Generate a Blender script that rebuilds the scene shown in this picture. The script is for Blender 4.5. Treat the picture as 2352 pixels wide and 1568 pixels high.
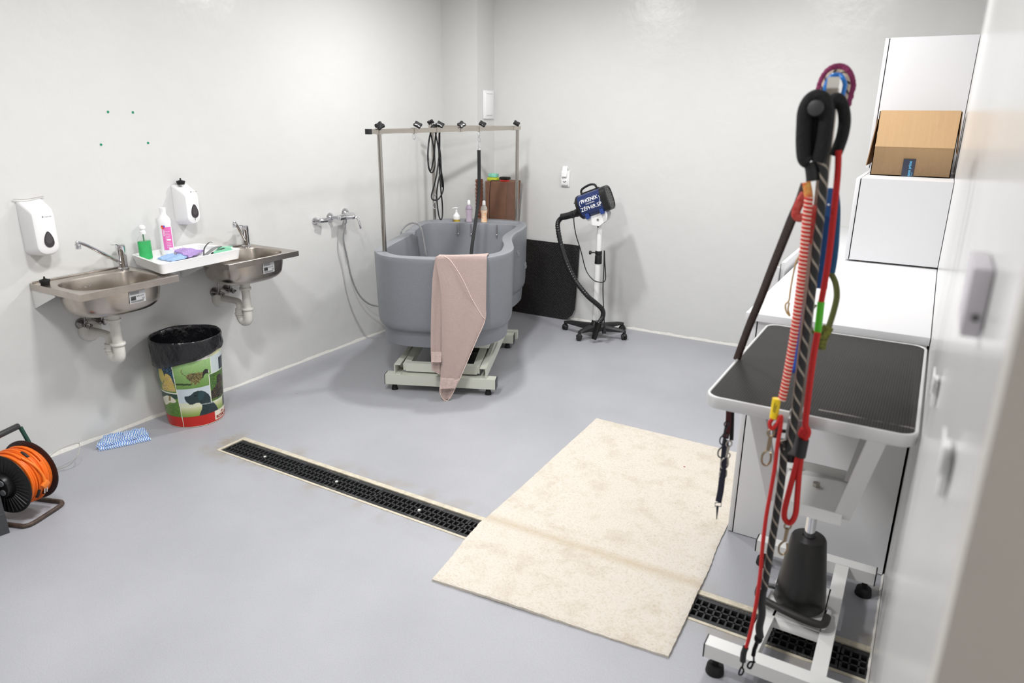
import bpy, bmesh, math, random
from mathutils import Vector, Matrix
random.seed(7)
PI = math.pi
S = bpy.context.scene
for o in list(bpy.data.objects): bpy.data.objects.remove(o)

# ------------------------------------------------------------------ camera
CP = Vector((3.70, 0.0, 1.70)); FPX = 1629.0
YAW, PITCH, ROLL = math.radians(30.41), math.radians(-17.82), math.radians(0.512)
fw = Vector((-math.sin(YAW)*math.cos(PITCH), math.cos(YAW)*math.cos(PITCH), math.sin(PITCH)))
r0 = Vector((math.cos(YAW), math.sin(YAW), 0)); u0 = r0.cross(fw)
rt = math.cos(ROLL)*r0 + math.sin(ROLL)*u0; up = -math.sin(ROLL)*r0 + math.cos(ROLL)*u0
cam = bpy.data.cameras.new('camera'); co = bpy.data.objects.new('camera', cam); S.collection.objects.link(co)
M = Matrix((( rt.x, up.x, -fw.x, CP.x), (rt.y, up.y, -fw.y, CP.y), (rt.z, up.z, -fw.z, CP.z), (0, 0, 0, 1)))
co.matrix_world = M
cam.sensor_width = 36; cam.lens = FPX/2352*36; cam.clip_start = .05
cam.dof.use_dof = True; cam.dof.focus_distance = 4.3; cam.dof.aperture_fstop = 2.8
S.camera = co

# ------------------------------------------------------------------ world, lights, exposure
w = bpy.data.worlds.new('world'); S.world = w; w.use_nodes = True
w.node_tree.nodes['Background'].inputs[0].default_value = (0.95, 0.97, 1, 1)
w.node_tree.nodes['Background'].inputs[1].default_value = 0.25
S.view_settings.view_transform = 'Standard'; S.view_settings.look = 'None'
S.view_settings.gamma = 1; S.view_settings.use_curve_mapping = False
S.view_settings.exposure = -0.05
def area(name, loc, size, power, col=(1, .995, .985), sy=None, rot=(0, 0, 0)):
    l = bpy.data.lights.new(name, 'AREA'); l.energy = power; l.color = col; l.size = size
    if sy: l.shape = 'RECTANGLE'; l.size_y = sy
    o = bpy.data.objects.new(name, l); o.location = loc; o.rotation_euler = rot; S.collection.objects.link(o); return o
H = 2.80
LAMPS = [(1.22, 3.88, 36, .14), (1.75, 1.90, 36, .22), (2.85, 3.9, 31, .40), (2.00, .90, 39, .30)]  # last lamp is added to brighten the near right wall
for i, (x, y, p, sz) in enumerate(LAMPS):
    area('ceiling_lamp_light', (x, y, H-.075), sz, p)
area('passage_fill_light', (4.5, -1.2, H-.075), .3, 22, (1, .95, .9))  # added fill without a fixture, lifts the dark passage wall

# ------------------------------------------------------------------ helpers
def lin(c):
    c = c/255.0
    return c/12.92 if c <= .04045 else ((c+.055)/1.055)**2.4
def rgb(r, g, b): return (lin(r), lin(g), lin(b), 1)
MATS = {}
def mat(name, col, rough=.5, metal=0, spec=.5, noise=0, nscale=20, bump=0, bscale=60, trans=0, coat=0, ior=1.45, col2=None, sheen=0, stretch=None):
    if name in MATS: return MATS[name]
    m = bpy.data.materials.new(name); m.use_nodes = True; MATS[name] = m
    nt = m.node_tree; b = nt.nodes['Principled BSDF']; c = rgb(*col)
    b.inputs['Base Color'].default_value = c; b.inputs['Roughness'].default_value = rough
    b.inputs['Metallic'].default_value = metal; b.inputs['Specular IOR Level'].default_value = spec
    b.inputs['Transmission Weight'].default_value = trans; b.inputs['Coat Weight'].default_value = coat
    b.inputs['IOR'].default_value = ior; b.inputs['Sheen Weight'].default_value = sheen
    tc = nt.nodes.new('ShaderNodeTexCoord'); vec = tc.outputs['Object']
    if stretch:
        mp = nt.nodes.new('ShaderNodeMapping'); mp.inputs['Scale'].default_value = stretch
        nt.links.new(vec, mp.inputs[0]); vec = mp.outputs[0]
    if noise or col2:
        n = nt.nodes.new('ShaderNodeTexNoise'); n.inputs['Scale'].default_value = nscale; n.inputs['Detail'].default_value = 6
        n.inputs['Roughness'].default_value = .65
        nt.links.new(vec, n.inputs['Vector'])
        r = nt.nodes.new('ShaderNodeValToRGB')
        if col2: ca, cb = c, rgb(*col2)
        else:
            k = noise; ca = tuple(v*(1-k) for v in c[:3])+(1,); cb = tuple(min(1, v*(1+k)) for v in c[:3])+(1,)
        r.color_ramp.elements[0].color = ca; r.color_ramp.elements[1].color = cb
        r.color_ramp.elements[0].position = .32; r.color_ramp.elements[1].position = .68
        nt.links.new(n.outputs[0], r.inputs[0]); nt.links.new(r.outputs[0], b.inputs['Base Color'])
    if bump:
        n2 = nt.nodes.new('ShaderNodeTexNoise'); n2.inputs['Scale'].default_value = bscale; n2.inputs['Detail'].default_value = 4
        nt.links.new(vec, n2.inputs['Vector'])
        bp = nt.nodes.new('ShaderNodeBump'); bp.inputs['Strength'].default_value = bump; bp.inputs['Distance'].default_value = .01
        nt.links.new(n2.outputs[0], bp.inputs['Height']); nt.links.new(bp.outputs[0], b.inputs['Normal'])
    return m
def Wz(px, py, z):
    d = fw + rt*((px-1176)/FPX) - up*((py-784)/FPX); return CP + d*((z-CP.z)/d.z)
def Wy(px, py, y):
    d = fw + rt*((px-1176)/FPX) - up*((py-784)/FPX); return CP + d*((y-CP.y)/d.y)
def Wx(px, py, x):
    d = fw + rt*((px-1176)/FPX) - up*((py-784)/FPX); return CP + d*((x-CP.x)/d.x)

class G:
    def __init__(s): s.bm = bmesh.new(); s.uv = None; s.mi = 0
    def _add(s, t, M=None):
        if M is not None: bmesh.ops.transform(t, matrix=M, verts=t.verts)
        for f in t.faces: f.material_index = s.mi
        me = bpy.data.meshes.new('tmp'); t.to_mesh(me); t.free(); s.bm.from_mesh(me); bpy.data.meshes.remove(me); return s
    def box(s, x0, x1, y0, y1, z0, z1, bev=0, M=None, seg=2):
        t = bmesh.new(); bmesh.ops.create_cube(t, size=1)
        for v in t.verts: v.co = Vector(((x0+x1)/2+v.co.x*(x1-x0), (y0+y1)/2+v.co.y*(y1-y0), (z0+z1)/2+v.co.z*(z1-z0)))
        if bev: bmesh.ops.bevel(t, geom=t.edges[:], offset=bev, segments=seg, affect='EDGES', profile=.5)
        return s._add(t, M)
    def cyl(s, p0, p1, ra, rb=None, n=24, bev=0):
        p0, p1 = Vector(p0), Vector(p1); rb = ra if rb is None else rb; d = p1-p0
        t = bmesh.new(); bmesh.ops.create_cone(t, cap_ends=True, segments=n, radius1=ra, radius2=rb, depth=d.length)
        if bev: bmesh.ops.bevel(t, geom=[e for e in t.edges if any(len(f.verts) > 4 for f in e.link_faces)], offset=bev, segments=2, affect='EDGES', profile=.5)
        q = d.to_track_quat('Z', 'Y').to_matrix().to_4x4()
        return s._add(t, Matrix.Translation((p0+p1)/2) @ q)
    def sph(s, c, r, sc=(1, 1, 1), n=16, M=None):
        t = bmesh.new(); bmesh.ops.create_uvsphere(t, u_segments=n*2, v_segments=n, radius=r)
        mm = Matrix.Translation(Vector(c)) @ (M if M else Matrix.Identity(4)) @ Matrix.Diagonal((*sc, 1))
        return s._add(t, mm)
    def loft(s, loops, c0=True, c1=True, closed=True):
        t = bmesh.new(); R = [[t.verts.new(Vector(p)) for p in L] for L in loops]; n = len(R[0])
        for a, b in zip(R, R[1:]):
            for i in range(n if closed else n-1):
                j = (i+1) % n
                try: t.faces.new((a[i], a[j], b[j], b[i]))
                except Exception: pass
        if closed and c0: t.faces.new(R[0][::-1])
        if closed and c1: t.faces.new(R[-1])
        bmesh.ops.recalc_face_normals(t, faces=t.faces)
        return s._add(t)
    def lathe(s, prof, c=(0, 0, 0), axis=(0, 0, 1), n=32, caps=False):
        q = Vector(axis).to_track_quat('Z', 'Y').to_matrix(); c = Vector(c)
        loops = [[c + q @ Vector((r*math.cos(2*PI*i/n), r*math.sin(2*PI*i/n), z)) for i in range(n)] for r, z in prof]
        return s.loft(loops, caps or prof[0][0] < .002, caps or prof[-1][0] < .002)
    def tube(s, pts, r=.005, n=10, smooth=0, flat=1.0, nrm=None, closed=False, uvk=None):
        P = [Vector(p) for p in pts]
        if smooth: P = spline(P, smooth, closed)
        m = len(P); t = bmesh.new(); rings = []; prev = None
        uvl = t.loops.layers.uv.new('UVMap'); ln = [0]
        for i in range(1, m): ln.append(ln[-1]+(P[i]-P[i-1]).length)
        for i, p in enumerate(P):
            if closed: d = P[(i+1) % m]-P[i-1]
            else: d = (P[min(i+1, m-1)]-P[max(i-1, 0)])
            d.normalize()
            if prev is None: a = d.orthogonal().normalized() if nrm is None else (Vector(nrm)-d*d.dot(Vector(nrm))).normalized()
            else: a = (prev-d*d.dot(prev)).normalized() if nrm is None else (Vector(nrm)-d*d.dot(Vector(nrm))).normalized()
            prev = a; b = d.cross(a)
            ri = r(i/(m-1)) if callable(r) else r
            rings.append([t.verts.new(p+(a*math.cos(2*PI*k/n)*flat+b*math.sin(2*PI*k/n))*ri) for k in range(n)])
        for i in range(m if closed else m-1):
            A, B = rings[i], rings[(i+1) % m]; la, lb = ln[i], (ln[i+1] if i+1 < m else ln[-1]+(P[0]-P[-1]).length)
            for k in range(n):
                f = t.faces.new((A[k], A[(k+1) % n], B[(k+1) % n], B[k]))
                for lp, uv in zip(f.loops, ((la, k/n), (la, (k+1)/n), (lb, (k+1)/n), (lb, k/n))): lp[uvl].uv = uv
        if not closed: t.faces.new(rings[0][::-1]); t.faces.new(rings[-1])
        return s._add(t)
    def prism(s, poly, o, u, v, th, bev=0):
        o, u, v = Vector(o), Vector(u), Vector(v); w = u.cross(v).normalized()
        t = bmesh.new(); a = [t.verts.new(o+u*x+v*y) for x, y in poly]; b = [t.verts.new(p.co+w*th) for p in a]; n = len(a)
        t.faces.new(a[::-1]); t.faces.new(b)
        for i in range(n): t.faces.new((a[i], a[(i+1) % n], b[(i+1) % n], b[i]))
        bmesh.ops.recalc_face_normals(t, faces=t.faces)
        if bev: bmesh.ops.bevel(t, geom=t.edges[:], offset=bev, segments=2, affect='EDGES', profile=.5)
        return s._add(t)
    def build(s, name, m, parent=None, org=None, ang=35):
        for f in s.bm.faces: f.smooth = True
        bmesh.ops.remove_doubles(s.bm, verts=s.bm.verts, dist=1e-6)
        for e in s.bm.edges:
            if len(e.link_faces) == 2 and e.calc_face_angle(0) > math.radians(ang): e.smooth = False
        base = parent
        off = Vector((0, 0, 0))
        if parent is not None:
            b = parent
            while b.parent: b = b.parent
            off = b.location.copy()
        elif org is not None: off = Vector(org)
        me = bpy.data.meshes.new(name)
        if off.length: bmesh.ops.translate(s.bm, vec=-off, verts=s.bm.verts)
        s.bm.to_mesh(me); s.bm.free()
        for mm in (m if isinstance(m, (list, tuple)) else [m]): me.materials.append(mm)
        o = bpy.data.objects.new(name, me); S.collection.objects.link(o)
        if parent is not None: o.parent = parent
        else: o.location = off
        return o
def spline(P, k=6, closed=False):
    out = []; n = len(P)
    rng = range(n if closed else n-1)
    for i in rng:
        if closed: a, b, c, d = P[i-1], P[i], P[(i+1) % n], P[(i+2) % n]
        else: a, b, c, d = P[max(i-1, 0)], P[i], P[i+1], P[min(i+2, n-1)]
        for j in range(k):
            t = j/k; out.append(.5*((2*b)+(c-a)*t+(2*a-5*b+4*c-d)*t*t+(3*b-a-3*c+d)*t**3))
    if not closed: out.append(P[-1])
    return out
def tag(o, label=None, cat=None, group=None, kind=None):
    if label: o['label'] = label
    if cat: o['category'] = cat
    if group: o['group'] = group
    if kind: o['kind'] = kind
    return o
def thing(name, label, cat, loc, group=None):
    o = bpy.data.objects.new(name, None); o.empty_display_size = .05; S.collection.objects.link(o); o.location = loc
    return tag(o, label, cat, group)
def kids(o): return [c for c in bpy.data.objects if c.parent == o]
def dup(o, parent=None, loc=None, label=None):
    c = o.copy(); S.collection.objects.link(c)
    if parent: c.parent = parent
    if loc is not None: c.location = loc
    if label: c['label'] = label
    for k in kids(o): dup(k, c)
    return c
def text(name, body, size, m, parent, fn, squash=1.0, ext=0.0006, bold=0.0, align='CENTER'):
    cu = bpy.data.curves.new(name, 'FONT'); cu.body = body; cu.size = size; cu.extrude = ext; cu.align_x = align; cu.offset = bold
    cu.resolution_u = 4
    to = bpy.data.objects.new('t', cu); S.collection.objects.link(to)
    dg = bpy.context.evaluated_depsgraph_get(); me = bpy.data.meshes.new_from_object(to.evaluated_get(dg))
    bpy.data.objects.remove(to); b = parent; off = Vector((0, 0, 0))
    while b and b.parent: b = b.parent
    if b: off = b.location
    for v in me.vertices: v.co = fn(v.co.x*squash, v.co.y, v.co.z)-off
    me.materials.clear(); me.materials.append(m)
    o = bpy.data.objects.new(name, me); S.collection.objects.link(o); o.parent = parent; return o

# ------------------------------------------------------------------ materials
M_wall = mat('wall_paint', (214, 214, 212), .30, noise=.012, nscale=3, bump=.35, bscale=9, spec=.45)
M_wallr = mat('wall_paint_gloss', (222, 222, 221), .22, noise=.01, nscale=3, bump=.06, bscale=6, spec=.5)
M_ret = mat('passage_paint', (196, 192, 187), .6, noise=.02, nscale=6, bump=.1, bscale=300)
M_ceil = mat('ceiling_paint', (235, 235, 233), .8)
M_trim = mat('chipped_white_sealant', (228, 226, 220), .6, noise=.04, nscale=40, bump=.4, bscale=120)
M_white = mat('white_laminate', (222, 222, 224), .35)
M_plast = mat('white_plastic', (240, 240, 240), .25, coat=.2)
M_bplast = mat('black_plastic', (28, 28, 30), .35)
M_rub = mat('black_rubber', (22, 22, 23), .7, bump=.2, bscale=200)
M_chrome = mat('chrome', (225, 225, 228), .08, metal=1)
M_steel = mat('brushed_steel', (190, 184, 176), .32, metal=1, noise=.08, nscale=30, stretch=(1, .1, 1))
M_sink = mat('sink_steel', (184, 176, 168), .26, metal=1, noise=.10, nscale=14)
M_alu = mat('aluminium', (208, 208, 208), .38, metal=.35)
M_cream = mat('cream_powder_coat', (205, 207, 196), .45)
M_wcoat = mat('white_powder_coat', (232, 232, 230), .4)
M_dark = mat('dark_cavity', (8, 8, 8), .9)
M_gap = mat('shadow_gap_black', (14, 14, 15), .8)
M_pvc = mat('white_pvc', (214, 212, 206), .4, noise=.04, nscale=12)

def floor_mat():
    m = bpy.data.materials.new('painted_concrete'); m.use_nodes = True; nt = m.node_tree; b = nt.nodes['Principled BSDF']
    L = nt.links.new; N = nt.nodes.new
    tc = N('ShaderNodeTexCoord').outputs['Object']
    n1 = N('ShaderNodeTexNoise'); n1.inputs['Scale'].default_value = 1.6; n1.inputs['Detail'].default_value = 8; L(tc, n1.inputs[0])
    r1 = N('ShaderNodeValToRGB'); r1.color_ramp.elements[0].color = rgb(164, 165, 171); r1.color_ramp.elements[1].color = rgb(175, 176, 182)
    r1.color_ramp.elements[0].position = .3; r1.color_ramp.elements[1].position = .7; L(n1.outputs[0], r1.inputs[0])
    # fine dirt speckle
    n2 = N('ShaderNodeTexNoise'); n2.inputs['Scale'].default_value = 330; n2.inputs['Detail'].default_value = 5; L(tc, n2.inputs[0])
    r2 = N('ShaderNodeValToRGB'); r2.color_ramp.elements[0].position = .30; r2.color_ramp.elements[1].position = .62
    r2.color_ramp.elements[0].color = (.80, .80, .80, 1); r2.color_ramp.elements[1].color = (1, 1, 1, 1); L(n2.outputs[0], r2.inputs[0])
    mx = N('ShaderNodeMixRGB'); mx.blend_type = 'MULTIPLY'; mx.inputs[0].default_value = 1; L(r1.outputs[0], mx.inputs[1]); L(r2.outputs[0], mx.inputs[2])
    # brown dirt along the drain and by the right wall
    sp = N('ShaderNodeSeparateXYZ'); L(tc, sp.inputs[0])
    def mth(op, a, bb=None):
        q = N('ShaderNodeMath'); q.operation = op
        for i, v in enumerate((a, bb)):
            if v is None: continue
            if isinstance(v, (int, float)): q.inputs[i].default_value = v
            else: L(v, q.inputs[i])
        return q.outputs[0]
    dy = mth('ABSOLUTE', mth('SUBTRACT', sp.outputs[1], 2.215))
    near = mth('MAXIMUM', mth('SUBTRACT', 1, mth('MULTIPLY', mth('SUBTRACT', dy, .09), 9)), 0)
    near = mth('MULTIPLY', near, mth('GREATER_THAN', sp.outputs[0], .55))
    rw = mth('MAXIMUM', mth('SUBTRACT', 1, mth('MULTIPLY', mth('SUBTRACT', 3.765, sp.outputs[0]), 12)), 0)
    rw = mth('MULTIPLY', rw, mth('GREATER_THAN', 3.0, sp.outputs[1]))
    mask = mth('MAXIMUM', near, mth('MULTIPLY', rw, 1.6))
    n3 = N('ShaderNodeTexNoise'); n3.inputs['Scale'].default_value = 7; n3.inputs['Detail'].default_value = 7; L(tc, n3.inputs[0])
    r3 = N('ShaderNodeValToRGB'); r3.color_ramp.elements[0].position = .46; r3.color_ramp.elements[1].position = .72; L(n3.outputs[0], r3.inputs[0])
    mk = mth('MINIMUM', mth('MULTIPLY', mth('MULTIPLY', mask, r3.outputs[0]), .9), .8)
    mx2 = N('ShaderNodeMixRGB'); L(mk, mx2.inputs[0]); L(mx.outputs[0], mx2.inputs[1]); mx2.inputs[2].default_value = rgb(150, 140, 125)
    # scattered tiny black specks
    vo = N('ShaderNodeTexVoronoi'); vo.inputs['Scale'].default_value = 3.2; L(tc, vo.inputs[0])
    sk = mth('LESS_THAN', vo.outputs['Distance'], .014)
    mx3 = N('ShaderNodeMixRGB'); L(mth('MULTIPLY', sk, .7), mx3.inputs[0]); L(mx2.outputs[0], mx3.inputs[1]); mx3.inputs[2].default_value = rgb(60, 58, 60)
    L(mx3.outputs[0], b.inputs['Base Color'])
    n4 = N('ShaderNodeTexNoise'); n4.inputs['Scale'].default_value = 90; n4.inputs['Detail'].default_value = 5; L(tc, n4.inputs[0])
    bp = N('ShaderNodeBump'); bp.inputs['Strength'].default_value = .22; bp.inputs['Distance'].default_value = .004; L(n4.outputs[0], bp.inputs['Height']); L(bp.outputs[0], b.inputs['Normal'])
    b.inputs['Roughness'].default_value = .42; b.inputs['Specular IOR Level'].default_value = .4
    return m
M_floor = floor_mat()

# ------------------------------------------------------------------ setting
RX, BY, RE = 3.765, 5.38, 0.615           # right wall plane, back wall plane, near end of the right wall
DX0, DY0, DY1 = .655, 2.125, 2.305        # drain opening
g = G()
g.box(-.1, 5.2, -2.2, DY0, -.1, 0); g.box(-.1, 5.2, DY1, BY+.1, -.1, 0)
g.box(-.1, DX0, DY0, DY1, -.1, 0); g.box(RX-.002, 5.2, DY0, DY1, -.1, 0)
tag(g.build('floor', M_floor), kind='structure')
def wall(name, *b, m=M_wall):
    return tag(G().box(*b).build(name, m), kind='structure')
wall('wall_left', -.1, 0, -2.2, BY+.1, 0, H)
wall('wall_back', 0, 5.2, BY, BY+.1, 0, H)
wall('wall_right', RX, RX+.25, RE+.02, BY, 0, H, m=M_wallr)
wall('wall_passage', RX, 5.2, RE-.02, RE+.02, 0, H, m=M_ret)
wall('wall_corner_pillar', 0, .348, 5.118, BY, 0, H)
wall('wall_front', -.1, 5.2, -2.3, -2.2, 0, H)
wall('wall_entrance', 5.2, 5.3, -2.3, RE, 0, H, m=M_ret)
wall('ceiling', -.1, 5.3, -2.3, BY+.1, H, H+.1, m=M_ceil)
def strip(name, pts, hgt, th, nrm):
    """irregular painted sealant bead along a wall foot"""
    g = G(); a, b = Vector(pts[0]), Vector(pts[1]); n = 90; nrm = Vector(nrm); loops = []
    for i in range(n+1):
        p = a.lerp(b, i/n); h = hgt*(1+.18*math.sin(i*.9)+.14*math.sin(i*2.3+1)); t = th*(1+.12*math.sin(i*1.7))
        loops.append([p, p+nrm*t, p+nrm*t*.6+Vector((0, 0, h*.5)), p+nrm*.001+Vector((0, 0, h))])
    g.loft(loops, closed=True); return tag(g.build(name, M_trim), kind='structure')
strip('baseboard_left', ((.0005, -.6, 0), (.0005, 5.118, 0)), .017, .007, (1, 0, 0))
strip('baseboard_back', ((.35, BY-.0005, 0), (RX, BY-.0005, 0)), .018, .008, (0, -1, 0))
strip('baseboard_right', ((RX-.0005, RE, 0), (RX-.0005, 2.76, 0)), .014, .008, (-1, 0, 0))
strip('baseboard_pillar', ((.02, 5.1175, 0), (.36, 5.1175, 0)), .02, .012, (0, -1, 0))

# ceiling lamps (above the frame; the light in the room comes from them, the nearest one is added)
for i, (x, y, p, sz) in enumerate(LAMPS):
    t = thing('ceiling_light', ['square white ceiling light above the bathing tub', 'square white ceiling light above the middle of the floor', 'square white ceiling light above the long worktop', 'added square white ceiling light nearest to the camera, brightening the right wall'][i], 'ceiling light', (x, y, H-.06), 'ceiling lights')
    G().box(x-sz/2-.02, x+sz/2+.02, y-sz/2-.02, y+sz/2+.02, H-.06, H-.001, .004).build('housing', M_wcoat, t)

# ------------------------------------------------------------------ floor drain
M_iron = mat('cast_iron_grate', (40, 41, 43), .5, noise=.25, nscale=60, bump=.3, bscale=150)
M_frame = mat('stained_concrete_edge', (198, 190, 172), .75, noise=.16, nscale=25, bump=.4, bscale=90)
M_emb = mat('worn_embossed_metal', (120, 118, 112), .5)
t = thing('floor_drain', 'long black slotted channel drain running across the floor to the right wall', 'drain', (DX0, (DY0+DY1)/2, 0))
g = G(); g.box(DX0, RX, DY0, DY1, -.099, -.085)
g.build('channel', M_dark, t)
g = G(); g.box(DX0, RX, DY0, DY0+.012, -.085, .0025); g.box(DX0, RX, DY1-.026, DY1, -.085, .0035); g.box(DX0, DX0+.016, DY0+.012, DY1-.026, -.085, .003)
g.build('frame', M_frame, t)
gy0, gy1 = DY0+.013, DY1-.027
x = DX0+.018; L = .5; k = 0
while x < RX-.02:
    x1 = min(x+L, RX-.002); g = G(); z0, z1 = -.022, -.001
    g.box(x, x1-.002, gy0, gy0+.022, z0, z1, .001); g.box(x, x1-.002, gy1-.022, gy1, z0, z1, .001)
    iy0, iy1 = gy0+.022, gy1-.022; st = (iy1-iy0)/3
    for j in (1, 2): g.box(x, x1-.002, iy0+st*j-.0035, iy0+st*j+.0035, z0, z1-.001)
    nb = max(1, round((x1-x)/.0265))
    for i in range(nb+1):
        xx = x+.003+(x1-x-.008)*i/nb; ww = .003 if 0 < i < nb else .006
        g.box(xx-ww, xx+ww, iy0, iy1, z0, z1-.001)
    grate = g.build('grate', M_iron, t)
    if x1-x > .3:
        xm = (x+x1)/2
        for (yy, s, xo) in ((gy0+.006, 1, .02), (gy1-.006, -1, .06)):
            text('lettering', 'Hauraton', .019, M_emb, grate, lambda a, b, c, yy=yy, s=s, xo=xo: Vector((xm+xo+s*a, yy+s*b, .0+c*.5)))
            text('lettering', 'KTL  C250 EN 1433', .011, M_emb, grate, lambda a, b, c, yy=yy, s=s, xo=xo: Vector((xm+xo-s*.0+s*(a+.13), yy+s*b+s*.002, .0+c*.5)), align='CENTER')
        G().cyl((xm+.005, (iy0+iy1)/2, -.02), (xm+.005, (iy0+iy1)/2, .0015), .0085, .007, 14).build('bolt', mat('pale_bolt', (205, 205, 200), .4), grate)
    x += L; k += 1

# ------------------------------------------------------------------ rug
def rug_mat():
    m = bpy.data.materials.new('cream_cotton_weave'); m.use_nodes = True; nt = m.node_tree; b = nt.nodes['Principled BSDF']; N = nt.nodes.new; L = nt.links.new
    tc = N('ShaderNodeTexCoord').outputs['Object']
    n = N('ShaderNodeTexNoise'); n.inputs['Scale'].default_value = 7; n.inputs['Detail'].default_value = 10; n.inputs['Roughness'].default_value = .75; L(tc, n.inputs[0])
    r = N('ShaderNodeValToRGB'); e = r.color_ramp.elements; e[0].position = .3; e[0].color = rgb(200, 190, 175); e[1].position = .50; e[1].color = rgb(216, 209, 199)
    L(n.outputs[0], r.inputs[0])
    n2 = N('ShaderNodeTexNoise'); n2.inputs['Scale'].default_value = 120; n2.inputs['Detail'].default_value = 4; L(tc, n2.inputs[0])
    r2 = N('ShaderNodeValToRGB'); r2.color_ramp.elements[0].position = .32; r2.color_ramp.elements[0].color = (.88, .85, .79, 1); r2.color_ramp.elements[1].position = .5; L(n2.outputs[0], r2.inputs[0])
    mx = N('ShaderNodeMixRGB'); mx.blend_type = 'MULTIPLY'; mx.inputs[0].default_value = 1; L(r.outputs[0], mx.inputs[1]); L(r2.outputs[0], mx.inputs[2])
    # worn brown band across the middle
    sp = N('ShaderNodeSeparateXYZ'); L(tc, sp.inputs[0])
    def mth(op, a, bb=None):
        q = N('ShaderNodeMath'); q.operation = op
        for i, v in enumerate((a, bb)):
            if v is None: continue
            if isinstance(v, (int, float)): q.inputs[i].default_value = v
            else: L(v, q.inputs[i])
        return q.outputs[0]
    yb = mth('ADD', sp.outputs[1], mth('MULTIPLY', sp.outputs[0], -.02))
    band = mth('MAXIMUM', mth('SUBTRACT', 1, mth('MULTIPLY', mth('ABSOLUTE', mth('SUBTRACT', yb, 2.255)), 22)), 0)
    band = mth('MULTIPLY', band, mth('MULTIPLY', n.outputs[0], .75))
    mx2 = N('ShaderNodeMixRGB'); L(band, mx2.inputs[0]); L(mx.outputs[0], mx2.inputs[1]); mx2.inputs[2].default_value = rgb(176, 152, 112)
    vo = N('ShaderNodeTexVoronoi'); vo.inputs['Scale'].default_value = 6; L(tc, vo.inputs[0])
    mx3 = N('ShaderNodeMixRGB'); L(mth('MULTIPLY', mth('LESS_THAN', vo.outputs['Distance'], .02), .8), mx3.inputs[0]); L(mx2.outputs[0], mx3.inputs[1]); mx3.inputs[2].default_value = rgb(88, 74, 58)
    L(mx3.outputs[0], b.inputs['Base Color']); b.inputs['Roughness'].default_value = .95; b.inputs['Specular IOR Level'].default_value = .1
    wv = N('ShaderNodeTexWave'); wv.bands_direction = 'Y'; wv.inputs['Scale'].default_value = 55; wv.inputs['Distortion'].default_value = 3; wv.inputs['Detail'].default_value = 3; L(tc, wv.inputs[0])
    n5 = N('ShaderNodeTexNoise'); n5.inputs['Scale'].default_value = 220; L(tc, n5.inputs[0])
    ad = mth('ADD', wv.outputs['Fac'], mth('MULTIPLY', n5.outputs[0], 1.5))
    bp = N('ShaderNodeBump'); bp.inputs['Strength'].default_value = .5; bp.inputs['Distance'].default_value = .003; L(ad, bp.inputs['Height']); L(bp.outputs[0], b.inputs['Normal'])
    return m
def rug():
    left = [(2.282, 1.829), (2.262, 1.99), (2.237, 2.14), (2.228, 2.30), (2.220, 2.7), (2.212, 3.1), (2.200, 3.538)]
    right = [(3.188, 1.905), (3.183, 2.1), (3.176, 2.262), (3.17, 2.45), (3.155, 2.66), (3.148, 3.1), (3.14, 3.52)]
    A = spline([Vector((*p, 0)) for p in left], 12); B = spline([Vector((*p, 0)) for p in right], 12); nu = 60; loops = []
    def hz(p):
        h = .010+.0035*math.sin(p.x*7+p.y*3)*math.sin(p.y*5+1)
        h += .010*math.exp(-((p.y-2.255-.02*(p.x-2.6))/.03)**2)*(.5+.5*math.sin(p.x*4))
        return max(h, .006)
    top = [[(A[i].lerp(B[i], j/nu)) for j in range(nu+1)] for i in range(len(A))]
    g = G(); t = bmesh.new(); V = []
    for i, row in enumerate(top):
        V.append([])
        for j, p in enumerate(row):
            e = min(i, len(A)-1-i, j, nu-j)
            wob = .0009*math.sin(i*2.1+j*1.3) if e == 0 else 0
            z = hz(p)+.004
            if e == 0: z -= .004
            V[-1].append(t.verts.new((p.x+wob, p.y+wob, z)))
    for i in range(len(A)-1):
        for j in range(nu): t.faces.new((V[i][j], V[i][j+1], V[i+1][j+1], V[i+1][j]))
    ex = bmesh.ops.extrude_face_region(t, geom=t.faces[:])
    for v in ex['geom']:
        if isinstance(v, bmesh.types.BMVert): v.co.z = max(v.co.z-.010, .0006)
    bmesh.ops.recalc_face_normals(t, faces=t.faces); g._add(t)
    o = g.build('rug', rug_mat())
    o.data.materials
    tag(o, 'cream woven cotton rug with brown stains lying across the floor drain', 'rug')
rug()

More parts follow.
